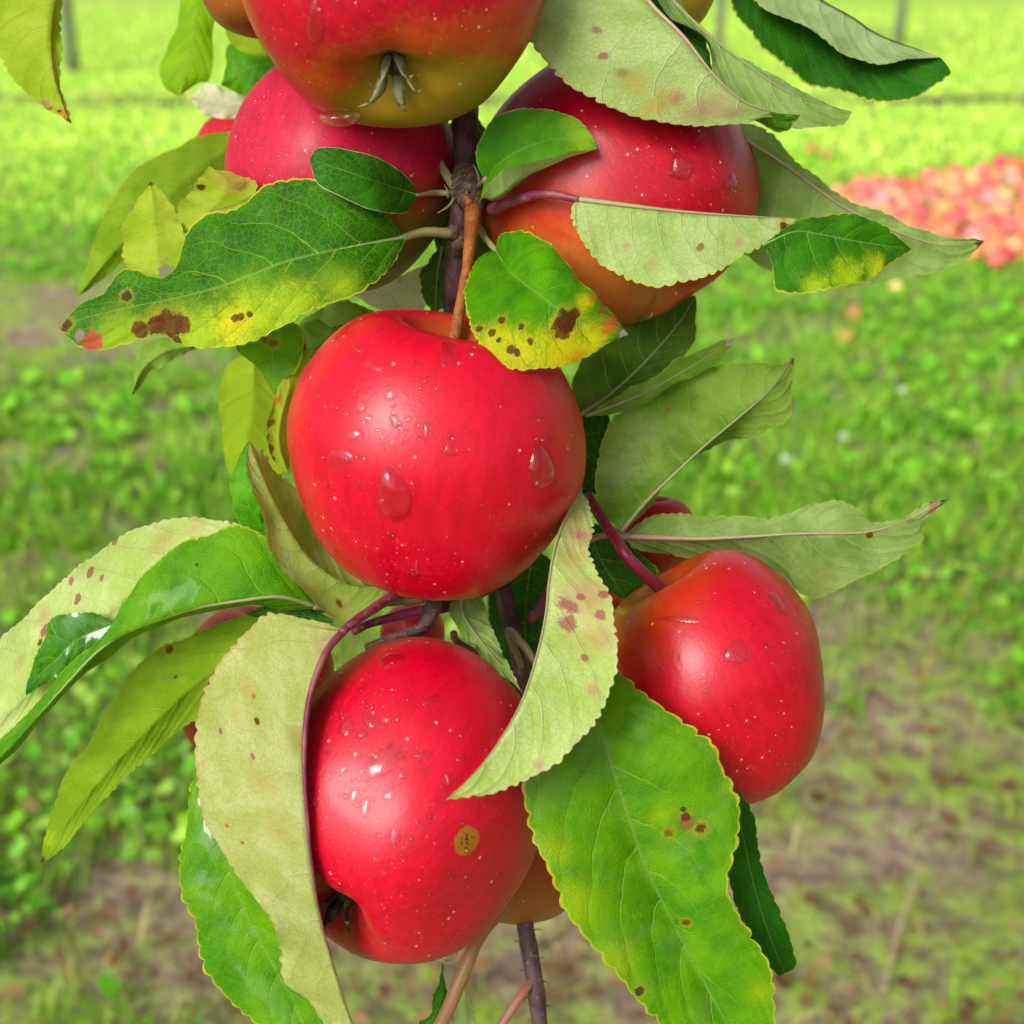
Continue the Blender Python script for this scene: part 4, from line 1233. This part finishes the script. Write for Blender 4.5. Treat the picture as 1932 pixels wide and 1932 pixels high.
# --- lower right
leaf(three([(1135, 1268, 200), (1090, 1330, 240), (1040, 1420, 290), (990, 1470, 310), (995, 1540, 320), (1020, 1610, 320), (1055, 1680, 320), (1080, 1740, 315), (1130, 1800, 305), (1190, 1870, 295), (1250, 1935, 285), (1330, 2005, 265), (1425, 2040, 240)],
           [(1135, 1268, 200), (1130, 1350, 255), (1150, 1430, 265), (1185, 1540, 265), (1220, 1640, 258), (1260, 1720, 252), (1310, 1820, 248), (1370, 1930, 245), (1425, 2040, 240)],
           [(1135, 1268, 200), (1165, 1266, 230), (1230, 1320, 260), (1300, 1370, 275), (1350, 1412, 275), (1362, 1445, 270), (1382, 1480, 265), (1395, 1530, 262), (1390, 1590, 265), (1374, 1640, 272), (1376, 1685, 275), (1400, 1740, 270), (1440, 1800, 262), (1456, 1850, 255), (1461, 1932, 250), (1450, 1990, 248), (1425, 2040, 240)]),
     'U', 'bright', [(1305, 1550, 18, 'tan', .3), (1318, 1562, 14, 'brown', .4), (1290, 1545, 10, 'brown', .4), (1265, 1572, 10, 'brown', .5, .6), (1298, 1520, 6, 'dark'), (1296, 1742, 9, 'brown', .6), (1212, 1868, 10, 'dark'), (1080, 1700, 60, 'lime', .9, .6), (1030, 1600, 50, 'lime', .9, .5), (1160, 1810, 60, 'lime', .9, .6), (1380, 1480, 30, 'lime', .9, .5), (1440, 1870, 40, 'lime', .9, .5), (1250, 1540, 30, 'lime', .9, .5)],
     rib_r=(4, 2), pet=[(1040, 1240, -80), (1100, 1215, 80), (1132, 1240, 170)], teeth=(7, 30), nveins=8, veinfac=.7, net=.55, rim='yellow', wet=.55, camber=.07, wave=4, slope=.32, speckle=.1, label='large bright green leaf with small brown scars')
leaf(three([(1365, 1460, 150), (1368, 1600, 130), (1385, 1700, 120), (1430, 1800, 110), (1470, 1842, 100)], [(1368, 1460, 150), (1398, 1560, 135), (1420, 1660, 125), (1450, 1760, 115), (1480, 1836, 100)],
           [(1372, 1463, 150), (1400, 1500, 140), (1421, 1540, 135), (1431, 1600, 130), (1447, 1660, 125), (1480, 1740, 115), (1501, 1818, 105), (1490, 1832, 100)]),
     'U', 'deep', pet=[(1300, 1380, 60), (1340, 1420, 110)], rib_r=(3, 1), teeth=(5, 26), veinfac=.2, net=.2, speckle=0, label='dark narrow leaf behind the bright green leaf')
# --- lower left: the long cream leaf
leaf(three([(650, 1188, 280), (590, 1170, 270), (518, 1159, 240), (489, 1173, 230), (451, 1215, 220), (406, 1264, 210), (381, 1318, 205), (366, 1380, 205), (364, 1438, 225), (375, 1505, 250), (398, 1567, 280), (435, 1629, 310), (476, 1687, 325), (518, 1737, 330),
            (534, 1795, 300), (538, 1852, 305), (580, 1890, 310), (609, 1932, 315), (650, 1990, 315), (690, 2040, 310)],
           [(650, 1188, 290), (613, 1235, 320), (584, 1318, 345), (574, 1422, 375), (580, 1546, 385), (588, 1629, 385), (600, 1712, 375), (621, 1795, 355), (646, 1877, 335), (668, 1945, 325), (690, 2040, 310)],
           [(650, 1188, 280), (590, 1240, 200), (560, 1350, 200), (550, 1500, 205), (555, 1640, 215), (565, 1760, 225), (600, 1900, 240), (690, 2040, 300)]),
     'D', 'cream', [(470, 1300, 26, 'ochre', .9, .6), (500, 1480, 40, 'ochre', .9, .5), (440, 1345, 24, 'ochre', .9, .5), (560, 1400, 40, 'tan', .9, .5), (520, 1560, 50, 'ochre', .9, .4), (412, 1380, 7, 'mauve'), (480, 1315, 6, 'red', .5), (495, 1360, 8, 'brown'), (430, 1560, 7, 'red', .5), (450, 1590, 5, 'mauve'), (480, 1430, 6, 'mauve'),
                    (590, 1700, 50, 'lime', .9, .5), (620, 1860, 50, 'lime', .9, .4), (610, 1230, 40, 'mauve', .9, .35)],
     pet=[(775, 1100, 120), (720, 1138, 190), (680, 1165, 250)], pet_r=(9, 9), pet_mat=M_PURPLE, rib_mat=M_PURPLE, rib_r=(7, 1.2), teeth=(7, 21), nveins=10, net=1.0, veinfac=.5, rim='tan', camber=.10, label='long cream-green leaf underside drooping on a purple stalk')
leaf(three([(372, 1440, 100), (362, 1480, 110), (348, 1560, 120), (340, 1620, 125), (345, 1690, 130), (368, 1730, 135), (375, 1780, 140), (390, 1830, 150), (420, 1880, 155), (470, 1920, 160), (520, 1955, 160), (600, 2010, 160)],
           [(372, 1440, 100), (410, 1560, 140), (450, 1690, 150), (510, 1810, 155), (560, 1900, 158), (600, 2010, 160)],
           [(372, 1440, 100), (460, 1520, 150), (540, 1660, 165), (590, 1780, 165), (620, 1880, 165), (600, 2010, 160)]),
     'U', 'bright', [(380, 1640, 50, 'green', .9, .7), (410, 1740, 40, 'green', .9, .6)], rib_r=(3, 1), veinfac=.7, net=.6, teeth=(8, 26), wet=.9, wave=7, camber=.10, rim='yellow', speckle=0, pet=[(480, 1300, -60), (400, 1380, 40)], label='wet glossy green leaf under the cream leaf')
leaf(three([(610, 1150, 0), (520, 1148, -20), (450, 1165, -30), (380, 1187, -40), (300, 1225, -45), (240, 1290, -45), (195, 1350, -45), (160, 1410, -45), (120, 1470, -40), (97, 1530, -35), (86, 1580, -30), (75, 1630, -25)],
           [(610, 1150, 0), (500, 1200, 10), (380, 1280, 15), (280, 1375, 10), (190, 1470, 0), (120, 1560, -15), (75, 1630, -25)],
           [(610, 1150, 0), (560, 1210, 10), (480, 1270, 0), (380, 1346, -5), (340, 1376, -5), (280, 1430, -5), (220, 1483, -5), (160, 1545, -10), (115, 1605, -15), (75, 1630, -25)]),
     'D', 'khaki', [(318, 1227, 9, 'brown'), (330, 1277, 5, 'brown'), (78, 1624, 12, 'brown', .5), (92, 1585, 24, 'lime', .8)], rib=False, pet=[(800, 1130, -20), (700, 1140, 0)], teeth=(4, 18), net=.3, veinfac=.35, camber=.08, speckle=.2, label='olive-yellow leaf hanging to the lower left')
leaf(three([(600, 1146, 60), (560, 1090, 70), (520, 1030, 75), (451, 993, 80), (393, 1007, 85), (342, 1024, 90), (301, 1055, 95), (260, 1092, 95), (232, 1140, 95), (215, 1174, 90), (191, 1209, 90), (154, 1239, 90), (113, 1274, 90), (60, 1335, 90), (0, 1395, 90), (-50, 1445, 90)],
           [(600, 1146, 60), (530, 1127, 100), (461, 1133, 115), (376, 1147, 120), (308, 1168, 120), (239, 1195, 115), (188, 1229, 110), (144, 1274, 105), (62, 1364, 100), (0, 1432, 95), (-50, 1475, 90)],
           [(600, 1146, 60), (530, 1150, 60), (461, 1143, 50), (376, 1158, 50), (308, 1178, 50), (239, 1208, 50), (188, 1246, 50), (144, 1290, 55), (62, 1377, 60), (0, 1442, 70), (-50, 1480, 90)]),
     'U', 'bright', [(330, 1110, 24, 'green', .9, .7), (370, 1070, 5, 'dark'), (290, 1150, 16, 'green', .9, .8)], rib_mat=M_RIBDN, rib_r=(5, 2), pet=[(760, 1128, -20), (680, 1140, 20)], teeth=(5, 17), veinfac=.6, net=.6, rim='lime', wet=.15, label='yellow-green leaf arching out to the left edge')
leaf(three([(500, 1010, 20), (440, 988, 20), (380, 975, 20), (300, 985, 20), (220, 1018, 25), (150, 1070, 30), (90, 1120, 30), (40, 1168, 30), (0, 1205, 30), (-60, 1280, 30)],
           [(500, 1010, 20), (400, 1030, 40), (300, 1080, 50), (200, 1160, 55), (100, 1260, 55), (20, 1340, 50), (-60, 1400, 40)],
           [(500, 1010, 20), (420, 1060, 40), (320, 1130, 50), (220, 1210, 50), (120, 1290, 50), (30, 1380, 50), (-60, 1440, 40)]),
     'D', 'blush', [(80, 1190, 12, 'mauve'), (168, 1078, 9, 'mauve'), (190, 1088, 7, 'mauve'), (137, 1098, 9, 'pink'), (143, 1128, 9, 'mauve'), (215, 1020, 10, 'mauve'), (72, 1212, 7, 'brown'), (310, 1025, 40, 'ochre', .9, .5), (370, 990, 30, 'ochre', .9, .5), (80, 1160, 26, 'pink', .9, .5), (40, 1250, 20, 'pink', .9, .4)],
     rib=False, teeth=(4, 17), net=.5, rim='pale', label='pale leaf underside freckled with small red spots')
leaf(three([(212, 1172, 74), (170, 1155, 78), (130, 1158, 78), (95, 1166, 78), (80, 1210, 76), (65, 1250, 74), (50, 1292, 74)], [(214, 1178, 76), (150, 1205, 76), (95, 1255, 75), (50, 1292, 74)], [(206, 1192, 78), (170, 1230, 78), (112, 1275, 76), (48, 1312, 74)]),
     'U', 'dark', rib=False, teeth=(3, 14), wet=1.0, wave=3, speckle=0, label='small dark wet leaf fold')
leaf(three([(738, 1105, 60), (715, 1140, 80), (690, 1158, 90), (640, 1174, 110), (590, 1132, 130), (545, 1086, 140), (510, 1030, 145), (490, 970, 145), (475, 920, 140), (465, 870, 130), (470, 832, 120)],
           [(738, 1105, 60), (660, 1105, 75), (590, 1060, 95), (540, 990, 110), (505, 920, 115), (482, 865, 118), (470, 832, 120)],
           [(738, 1105, 60), (690, 1070, 20), (620, 1010, 0), (580, 950, 10), (545, 910, 40), (520, 885, 70), (495, 855, 100), (470, 832, 120)]),
     'D', 'sage', [(640, 1137, 10, 'brown', .5), (500, 1000, 24, 'palegreen', .9, .5), (480, 900, 20, 'palegreen', .9, .6), (545, 1075, 22, 'palegreen', .9, .4), (595, 1110, 10, 'ochre', .8)], rib=False, pet=[(800, 1110, -60), (765, 1105, 20)], teeth=(7, 17), net=.5, veinfac=.3, camber=.12, speckle=.3, label='olive leaf cupped under the central apple')
leaf(three([(500, 1005, 60), (450, 990, 70), (440, 940, 75), (440, 885, 80), (468, 834, 90)], [(500, 1005, 60), (468, 950, 80), (458, 885, 85), (468, 834, 90)], [(500, 1005, 60), (492, 950, 80), (478, 900, 85), (468, 834, 90)]),
     'U', 'green', rib=False, teeth=(4, 15), speckle=0, label='green leaf half behind the olive leaf')
# --- left of the central apple
leaf(three([(540, 894, 60), (515, 872, 60), (505, 840, 65), (505, 800, 70), (520, 750, 75), (540, 712, 75), (568, 680, 75), (577, 640, 70)], [(542, 888, 60), (526, 830, 62), (538, 760, 66), (577, 640, 70)], [(546, 882, 30), (560, 820, 20), (575, 750, 30), (582, 700, 55), (577, 640, 70)]),
     'D', 'gold', [(506, 800, 12, 'brown', .5), (508, 850, 12, 'brown', .5), (520, 755, 16, 'orange', .8), (504, 825, 7, 'dark'), (575, 655, 10, 'dark', .6), (508, 870, 7, 'dark')], rib=False, teeth=(2, 15), rim='tan', label='yellow-edged leaf rim with brown flecks beside the central apple')
leaf(three([(520, 600, 20), (460, 630, 25), (445, 655, 30), (480, 690, 35), (510, 730, 40), (532, 775, 40)], [(520, 600, 20), (515, 680, 45), (532, 775, 40)], [(520, 600, 20), (560, 615, 30), (574, 645, 40), (566, 690, 50), (548, 735, 50), (532, 775, 40)]),
     'U', 'bright', [(515, 650, 14, 'brown', .5, .7), (462, 640, 10, 'brown'), (500, 640, 12, 'brown', .5, .7)], rib=False, teeth=(2, 16), label='green leaf behind the big dark leaf')
Z = lambda pts, d: [(x, y, d) for x, y in pts]
leaf(three(Z([(480, 660), (430, 690), (415, 740), (415, 800), (425, 860), (445, 910)], -330), Z([(480, 660), (475, 780), (445, 910)], -315), Z([(480, 660), (530, 740), (550, 820), (520, 900), (445, 910)], -330)), 'D', 'lime', rib=False, teeth=(2, 18), speckle=0, label='blurred olive-green leaf behind the yellow-edged leaf')
leaf(three(Z([(470, 250), (430, 250), (380, 258), (300, 290), (240, 340), (190, 420), (165, 490), (145, 562)], -480), Z([(470, 252), (380, 315), (290, 395), (220, 470), (145, 562)], -460), Z([(470, 252), (455, 340), (380, 420), (300, 470), (240, 490), (200, 520), (145, 562)], -480)), 'D', 'khaki', rib=False, teeth=(2, 18), pet=[(820, 300, -200), (600, 255, -400)], label='blurred olive leaf at left behind the pink apple')
leaf(three([(100, -120, 60), (20, -90, 50), (-40, -30, 45), (-30, 60, 45), (10, 122, 45), (30, 150, 45), (50, 172, 45), (80, 202, 48), (110, 217, 50), (135, 234, 50)], [(100, -120, 60), (108, -50, 65), (97, 60, 65), (100, 130, 62), (116, 190, 56), (135, 234, 50)], [(100, -120, 60), (125, -50, 50), (119, 0, 48), (115, 60, 46), (113, 120, 46), (120, 180, 48), (135, 234, 50)]),
     'D', 'gold', [(133, 228, 14, 'dark', .5), (122, 214, 20, 'orange', .9, .7), (112, 210, 5, 'dark'), (85, 195, 14, 'pink', .8, .7), (95, 205, 6, 'red')], rib=False, pet=[(160, -380, 20), (110, -200, 60)], teeth=(5, 22), veinfac=.4, net=.4, rim='lime', label='yellow-green leaf hanging in the top left corner')
leaf(three(Z([(375, -100), (345, -40), (340, 0), (335, 55), (312, 90), (300, 130), (312, 165), (340, 181)], -560), Z([(375, -100), (372, 0), (362, 90), (340, 181)], -545), Z([(375, -100), (405, -40), (410, 0), (402, 60), (402, 110), (395, 150), (372, 158), (340, 181)], -560)), 'U', 'lime', rib=False, teeth=(0, 1), speckle=0, label='blurred bright green leaf at the top left')
leaf(three(Z([(530, 90), (470, 86), (432, 86), (426, 120), (418, 158)], -420), Z([(540, 120), (480, 125), (418, 158)], -410), Z([(530, 190), (470, 185), (418, 160)], -420)), 'U', 'green', rib=False, teeth=(0, 1), speckle=0, label='blurred dark green leaf behind the top apple')
leaf(three(Z([(475, 180), (425, 168), (385, 157), (362, 182)], -470), Z([(475, 200), (420, 195), (362, 184)], -460), Z([(475, 222), (420, 224), (382, 214), (362, 186)], -470)), 'D', 'white', rib=False, teeth=(0, 1), speckle=0, label='blurred whitish leaf left of the pink apple')
leaf(three(Z([(510, 10), (440, 30), (428, 65), (450, 95), (505, 108)], -330), Z([(515, 30), (480, 60), (505, 108)], -320), Z([(520, 20), (530, 60), (510, 108)], -330)), 'D', 'lime', rib=False, teeth=(0, 1), speckle=0, label='blurred yellow-green leaf beside the top apple')
leaf(three(Z([(668, 553), (730, 530), (800, 500)], -300), Z([(668, 556), (730, 555), (804, 520)], -290), Z([(668, 558), (720, 586), (790, 592), (808, 560)], -300)), 'D', 'white', rib=False, teeth=(2, 16), label='pale leaf showing through the gap above the central apple')
leaf(three(Z([(832, 465), (802, 500), (794, 530), (800, 565), (822, 592)], -110), Z([(834, 465), (824, 530), (822, 592)], -100), Z([(836, 465), (850, 510), (848, 560), (824, 592)], -110)), 'D', 'moss', rib_r=(3, 1), teeth=(3, 15), label='small mossy leaf against the branch')
leaf(three(Z([(705, 585), (640, 568), (590, 590), (535, 640)], -250), Z([(705, 595), (620, 620), (535, 660)], -240), Z([(705, 610), (660, 650), (600, 690), (540, 700)], -250)), 'D', 'olive', rib_r=(4, 2), teeth=(3, 15), label='grey-green leaf behind the top of the central apple')
leaf(three(Z([(600, 600), (560, 620), (520, 655)], -200), Z([(640, 630), (580, 660), (530, 670)], -195), Z([(640, 680), (580, 690), (530, 680)], -200)), 'D', 'olive', rib=False, teeth=(3, 15), label='olive leaf left of the central apple top')
leaf(three(Z([(372, 648), (320, 636), (283, 640), (262, 672), (248, 746)], -380), Z([(372, 652), (315, 662), (270, 695), (248, 746)], -365), Z([(372, 656), (322, 682), (282, 706), (262, 730), (248, 746)], -380)), 'D', 'olive', rib=False, teeth=(2, 16), pet=[(620, 610, -260), (480, 640, -340)], label='blurred olive leaf below the big dark leaf')
# --- below and beside the central apple
leaf(three([(868, 1090, -40), (850, 1125, -20), (850, 1160, 10), (880, 1210, 80), (920, 1250, 150), (985, 1306, 210)], [(878, 1090, -40), (872, 1150, 0), (900, 1200, 70), (985, 1306, 210)], [(890, 1090, -60), (906, 1112, -40), (926, 1180, 40), (956, 1250, 140), (985, 1306, 210)]),
     'D', 'grey', rib_r=(4, 1), teeth=(3, 16), rim='yellow', veinfac=.5, label='narrow grey-green leaf under the central apple')
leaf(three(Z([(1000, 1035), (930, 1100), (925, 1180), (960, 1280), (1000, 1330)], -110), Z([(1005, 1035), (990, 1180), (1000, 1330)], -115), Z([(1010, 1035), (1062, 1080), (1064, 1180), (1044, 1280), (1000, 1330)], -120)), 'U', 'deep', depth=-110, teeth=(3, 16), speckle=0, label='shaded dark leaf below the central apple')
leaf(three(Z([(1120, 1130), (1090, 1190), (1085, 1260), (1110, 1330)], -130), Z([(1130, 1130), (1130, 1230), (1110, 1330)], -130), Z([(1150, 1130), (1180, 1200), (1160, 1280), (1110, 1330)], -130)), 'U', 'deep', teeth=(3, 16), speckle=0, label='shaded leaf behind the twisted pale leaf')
leaf(three([(834, 1815, -40), (830, 1850, -40), (816, 1885, -40), (806, 1920, -40), (782, 1942, -40), (788, 1990, -40)], [(834, 1815, -40), (834, 1880, -30), (788, 1990, -40)], [(834, 1815, -40), (838, 1850, -40), (848, 1884, -40), (838, 1930, -40), (788, 1990, -40)]),
     'U', 'dark', rib=False, teeth=(4, 16), label='small dark leaf at the bottom edge beside the pink shoot')
leaf(three([(870, 1870, -60), (856, 1900, -60), (850, 1950, -60), (870, 2010, -60)], [(876, 1870, -60), (880, 1930, -55), (870, 2010, -60)], [(884, 1880, -60), (900, 1925, -60), (905, 1960, -60), (870, 2010, -60)]),
     'D', 'pale', rib=False, teeth=(3, 14), label='pale leaf tip at the bottom edge')
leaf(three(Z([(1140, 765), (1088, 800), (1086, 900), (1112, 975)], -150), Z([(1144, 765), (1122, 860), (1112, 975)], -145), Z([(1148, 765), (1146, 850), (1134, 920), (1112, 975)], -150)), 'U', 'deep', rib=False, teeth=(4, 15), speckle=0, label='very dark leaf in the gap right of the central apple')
leaf(three([(628, 1168, -10), (570, 1142, -12), (520, 1140, -14), (465, 1156, -16)], [(628, 1171, -8), (550, 1160, -8), (465, 1158, -14)], [(628, 1176, -10), (560, 1176, -12), (510, 1170, -14), (465, 1160, -16)]),
     'U', 'deep', rib=False, teeth=(3, 15), label='dark leaf edge above the cream leaf', depth=30)
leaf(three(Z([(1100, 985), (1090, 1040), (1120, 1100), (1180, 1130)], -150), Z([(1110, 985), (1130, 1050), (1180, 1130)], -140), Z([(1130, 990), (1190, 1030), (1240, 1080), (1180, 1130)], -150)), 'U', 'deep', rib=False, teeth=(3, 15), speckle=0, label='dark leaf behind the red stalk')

leaf(three(Z([(860, 215), (815, 280), (800, 380), (830, 480), (870, 540)], -190), Z([(880, 215), (870, 380), (880, 540)], -180), Z([(900, 220), (950, 300), (960, 400), (930, 490), (890, 545)], -190)), 'D', 'moss', rib=False, teeth=(3, 18), label='added dark leaf standing in for the shade behind the spur and the branch')  # leaf added to darken the gap behind the branch, where shade falls

# ------------------------------------------------------------------ fallen apples
FCOL = [('pink-red', C(244, 120, 112), C(226, 76, 80)), ('orange', C(250, 176, 110), C(240, 136, 90)), ('pale yellow', C(250, 214, 140), C(244, 176, 120)), ('pale pink', C(250, 180, 166), C(242, 130, 128)),
        ('dull brown', C(176, 104, 80), C(150, 80, 66))]
fmesh = []
for nm, a, b in FCOL:
    m, k = material('fallen_apple_' + nm.replace(' ', '_').replace('-', '_'))
    tc = k.n('ShaderNodeTexCoord').outputs['Object']
    oi = k.n('ShaderNodeObjectInfo').outputs['Random']
    n = k.noise(tc, 26, 3, .6)
    bs = k.bsdf(k.mix(k.ramp(k.math('ADD', n, k.math('MULTIPLY', k.math('SUBTRACT', oi, .5), .4)), .35, .65), a, b), .4, .5)
    k.l(bs.outputs[0], k.out.inputs[0])
    L_, F_ = apple_local(.08, .95, 5, nphi=14, nth=12)
    fmesh.append(new_mesh('fallen_apple', L_ * .036, F_, m))


def fallen(x, y, z, kind, label, group=None, sc=1.0):
    o = link('fallen_apple', fmesh[kind])
    o.location = (x, y, z)
    o.rotation_euler = (random.uniform(0, 6.28), random.uniform(0, 6.28), random.uniform(0, 6.28))
    o.scale = (sc,) * 3
    tag(o, label, 'apple', group)


heap = []
tries = 0
while len(heap) < 250 and tries < 20000:
    tries += 1
    px, py = random.uniform(1560, 2130), random.uniform(310, 520)
    t = (px - 1560) / 572
    top_, bot_ = 396 - 62 * min(1, t * 1.8) - 4 * t, 420 + 82 * min(1, t * 1.7)
    edge_ = min(py - top_, bot_ - py)
    if edge_ < random.gauss(0, 9): continue
    g = G(px, py)
    if any((g[0] - q[0]) ** 2 + (g[1] - q[1]) ** 2 < .074 ** 2 for q in heap): continue
    heap.append(g)
for g in heap:
    kd = random.choices([0, 1, 2, 3], [3.4, 2.4, 1.8, 3])[0]
    fallen(g[0], g[1], .030 + random.uniform(-.012, .02), kd, FCOL[kd][0] + ' fallen apple lying in the heap of windfalls on the grass', FCOL[kd][0] + ' apples of the windfall heap', random.uniform(1.0, 1.35))
for px, py, kd, lb in [(26, 790, 0, 'lone red windfall apple on the grass at the left edge'), (1612, 600, 1, 'orange windfall apple in the grass below the windfall heap'), (1590, 650, 1, 'second windfall apple in the grass, below the orange one'),
                       (1560, 300, 1, 'small orange windfall apple in the grass above the heap'), (1530, 285, 0, 'reddish windfall apple just above the long grey-green leaf'), (1690, 558, 2, 'pale windfall apple under the tip of the grey-green leaf')]:
    g = G(px, py)
    fallen(g[0], g[1], float(ground_z(np.array([g[0]]), np.array([g[1]]))[0]) + .018, kd, lb, None, .8)

# ------------------------------------------------------------------ white clover heads
m_fl, k = material('white_petals')
bs = k.bsdf(C(232, 240, 220, .9), .7, .2)
k.l(bs.outputs[0], k.out.inputs[0])
m_st, k = material('clover_stem')
bs = k.bsdf(C(110, 170, 50), .6, .3)
k.l(bs.outputs[0], k.out.inputs[0])


def clover(px, py, label):
    g = G(px, py, .05)
    g = np.array([g[0], g[1], 0.0])
    o = tag(link('clover_flower', None, loc=g), label, 'flower', 'white clover heads')
    V, F = tube([(0, 0, -.01), (.003, 0, .025), (0, 0, .05)], [.0012, .001, .001], 6, 8)
    link('stem', new_mesh('stem', V, F, m_st), o)
    hv, hf = [], []
    rs = random.Random(px)
    for i in range(46):
        z = 1 - 2 * (i + .5) / 46
        a = i * 2.39996
        r = math.sqrt(1 - z * z)
        dv = Vector((r * math.cos(a), r * math.sin(a), z * .85 + .15))
        t1 = dv.orthogonal().normalized()
        t2 = dv.cross(t1)
        c0 = Vector((0, 0, .055))
        L = .011 * rs.uniform(.8, 1.15)
        b = len(hv)
        hv += [c0 + dv * .002, c0 + dv * L * .7 + t1 * .0022, c0 + dv * L, c0 + dv * L * .7 - t1 * .0022, c0 + dv * L * .75 + t2 * .001]
        hf += [(b, b + 1, b + 4), (b + 1, b + 2, b + 4), (b + 2, b + 3, b + 4), (b + 3, b, b + 4)]
    link('flower_head', new_mesh('flower_head', [tuple(v) for v in hv], hf, m_fl), o)


clover(1592, 826, 'white clover head in the grass right of the broad olive leaf')
clover(1702, 740, 'white clover head in the grass, farthest to the right')
clover(1484, 870, 'white clover head in the grass beside the long pink-ribbed leaf')

# ------------------------------------------------------------------ a dry stalk on the bare soil
a, b, c = G(1725, 1690), G(1690, 1790), G(1665, 1890)
o = tag(link('dry_stalk', None, loc=(b[0], b[1], 0)), 'pale dry grass stalk lying on the bare soil at lower right', 'stalk')
off = np.array([b[0], b[1], 0])
V, F = tube([a - off + (0, 0, .03), b - off + (0, 0, .022), c - off + (0, 0, .012)], [.0022, .003, .0026], 7, 16, lump=.1)
m_dry, k = material('dry_straw')
tc = k.n('ShaderNodeTexCoord').outputs['Object']
bs = k.bsdf(k.mix(k.ramp(k.noise(tc, 90, 3), .4, .6), C(206, 190, 150), C(176, 146, 120)), .7, .3)
k.l(bs.outputs[0], k.out.inputs[0])
link('stem', new_mesh('stem', V, F, m_dry), o)
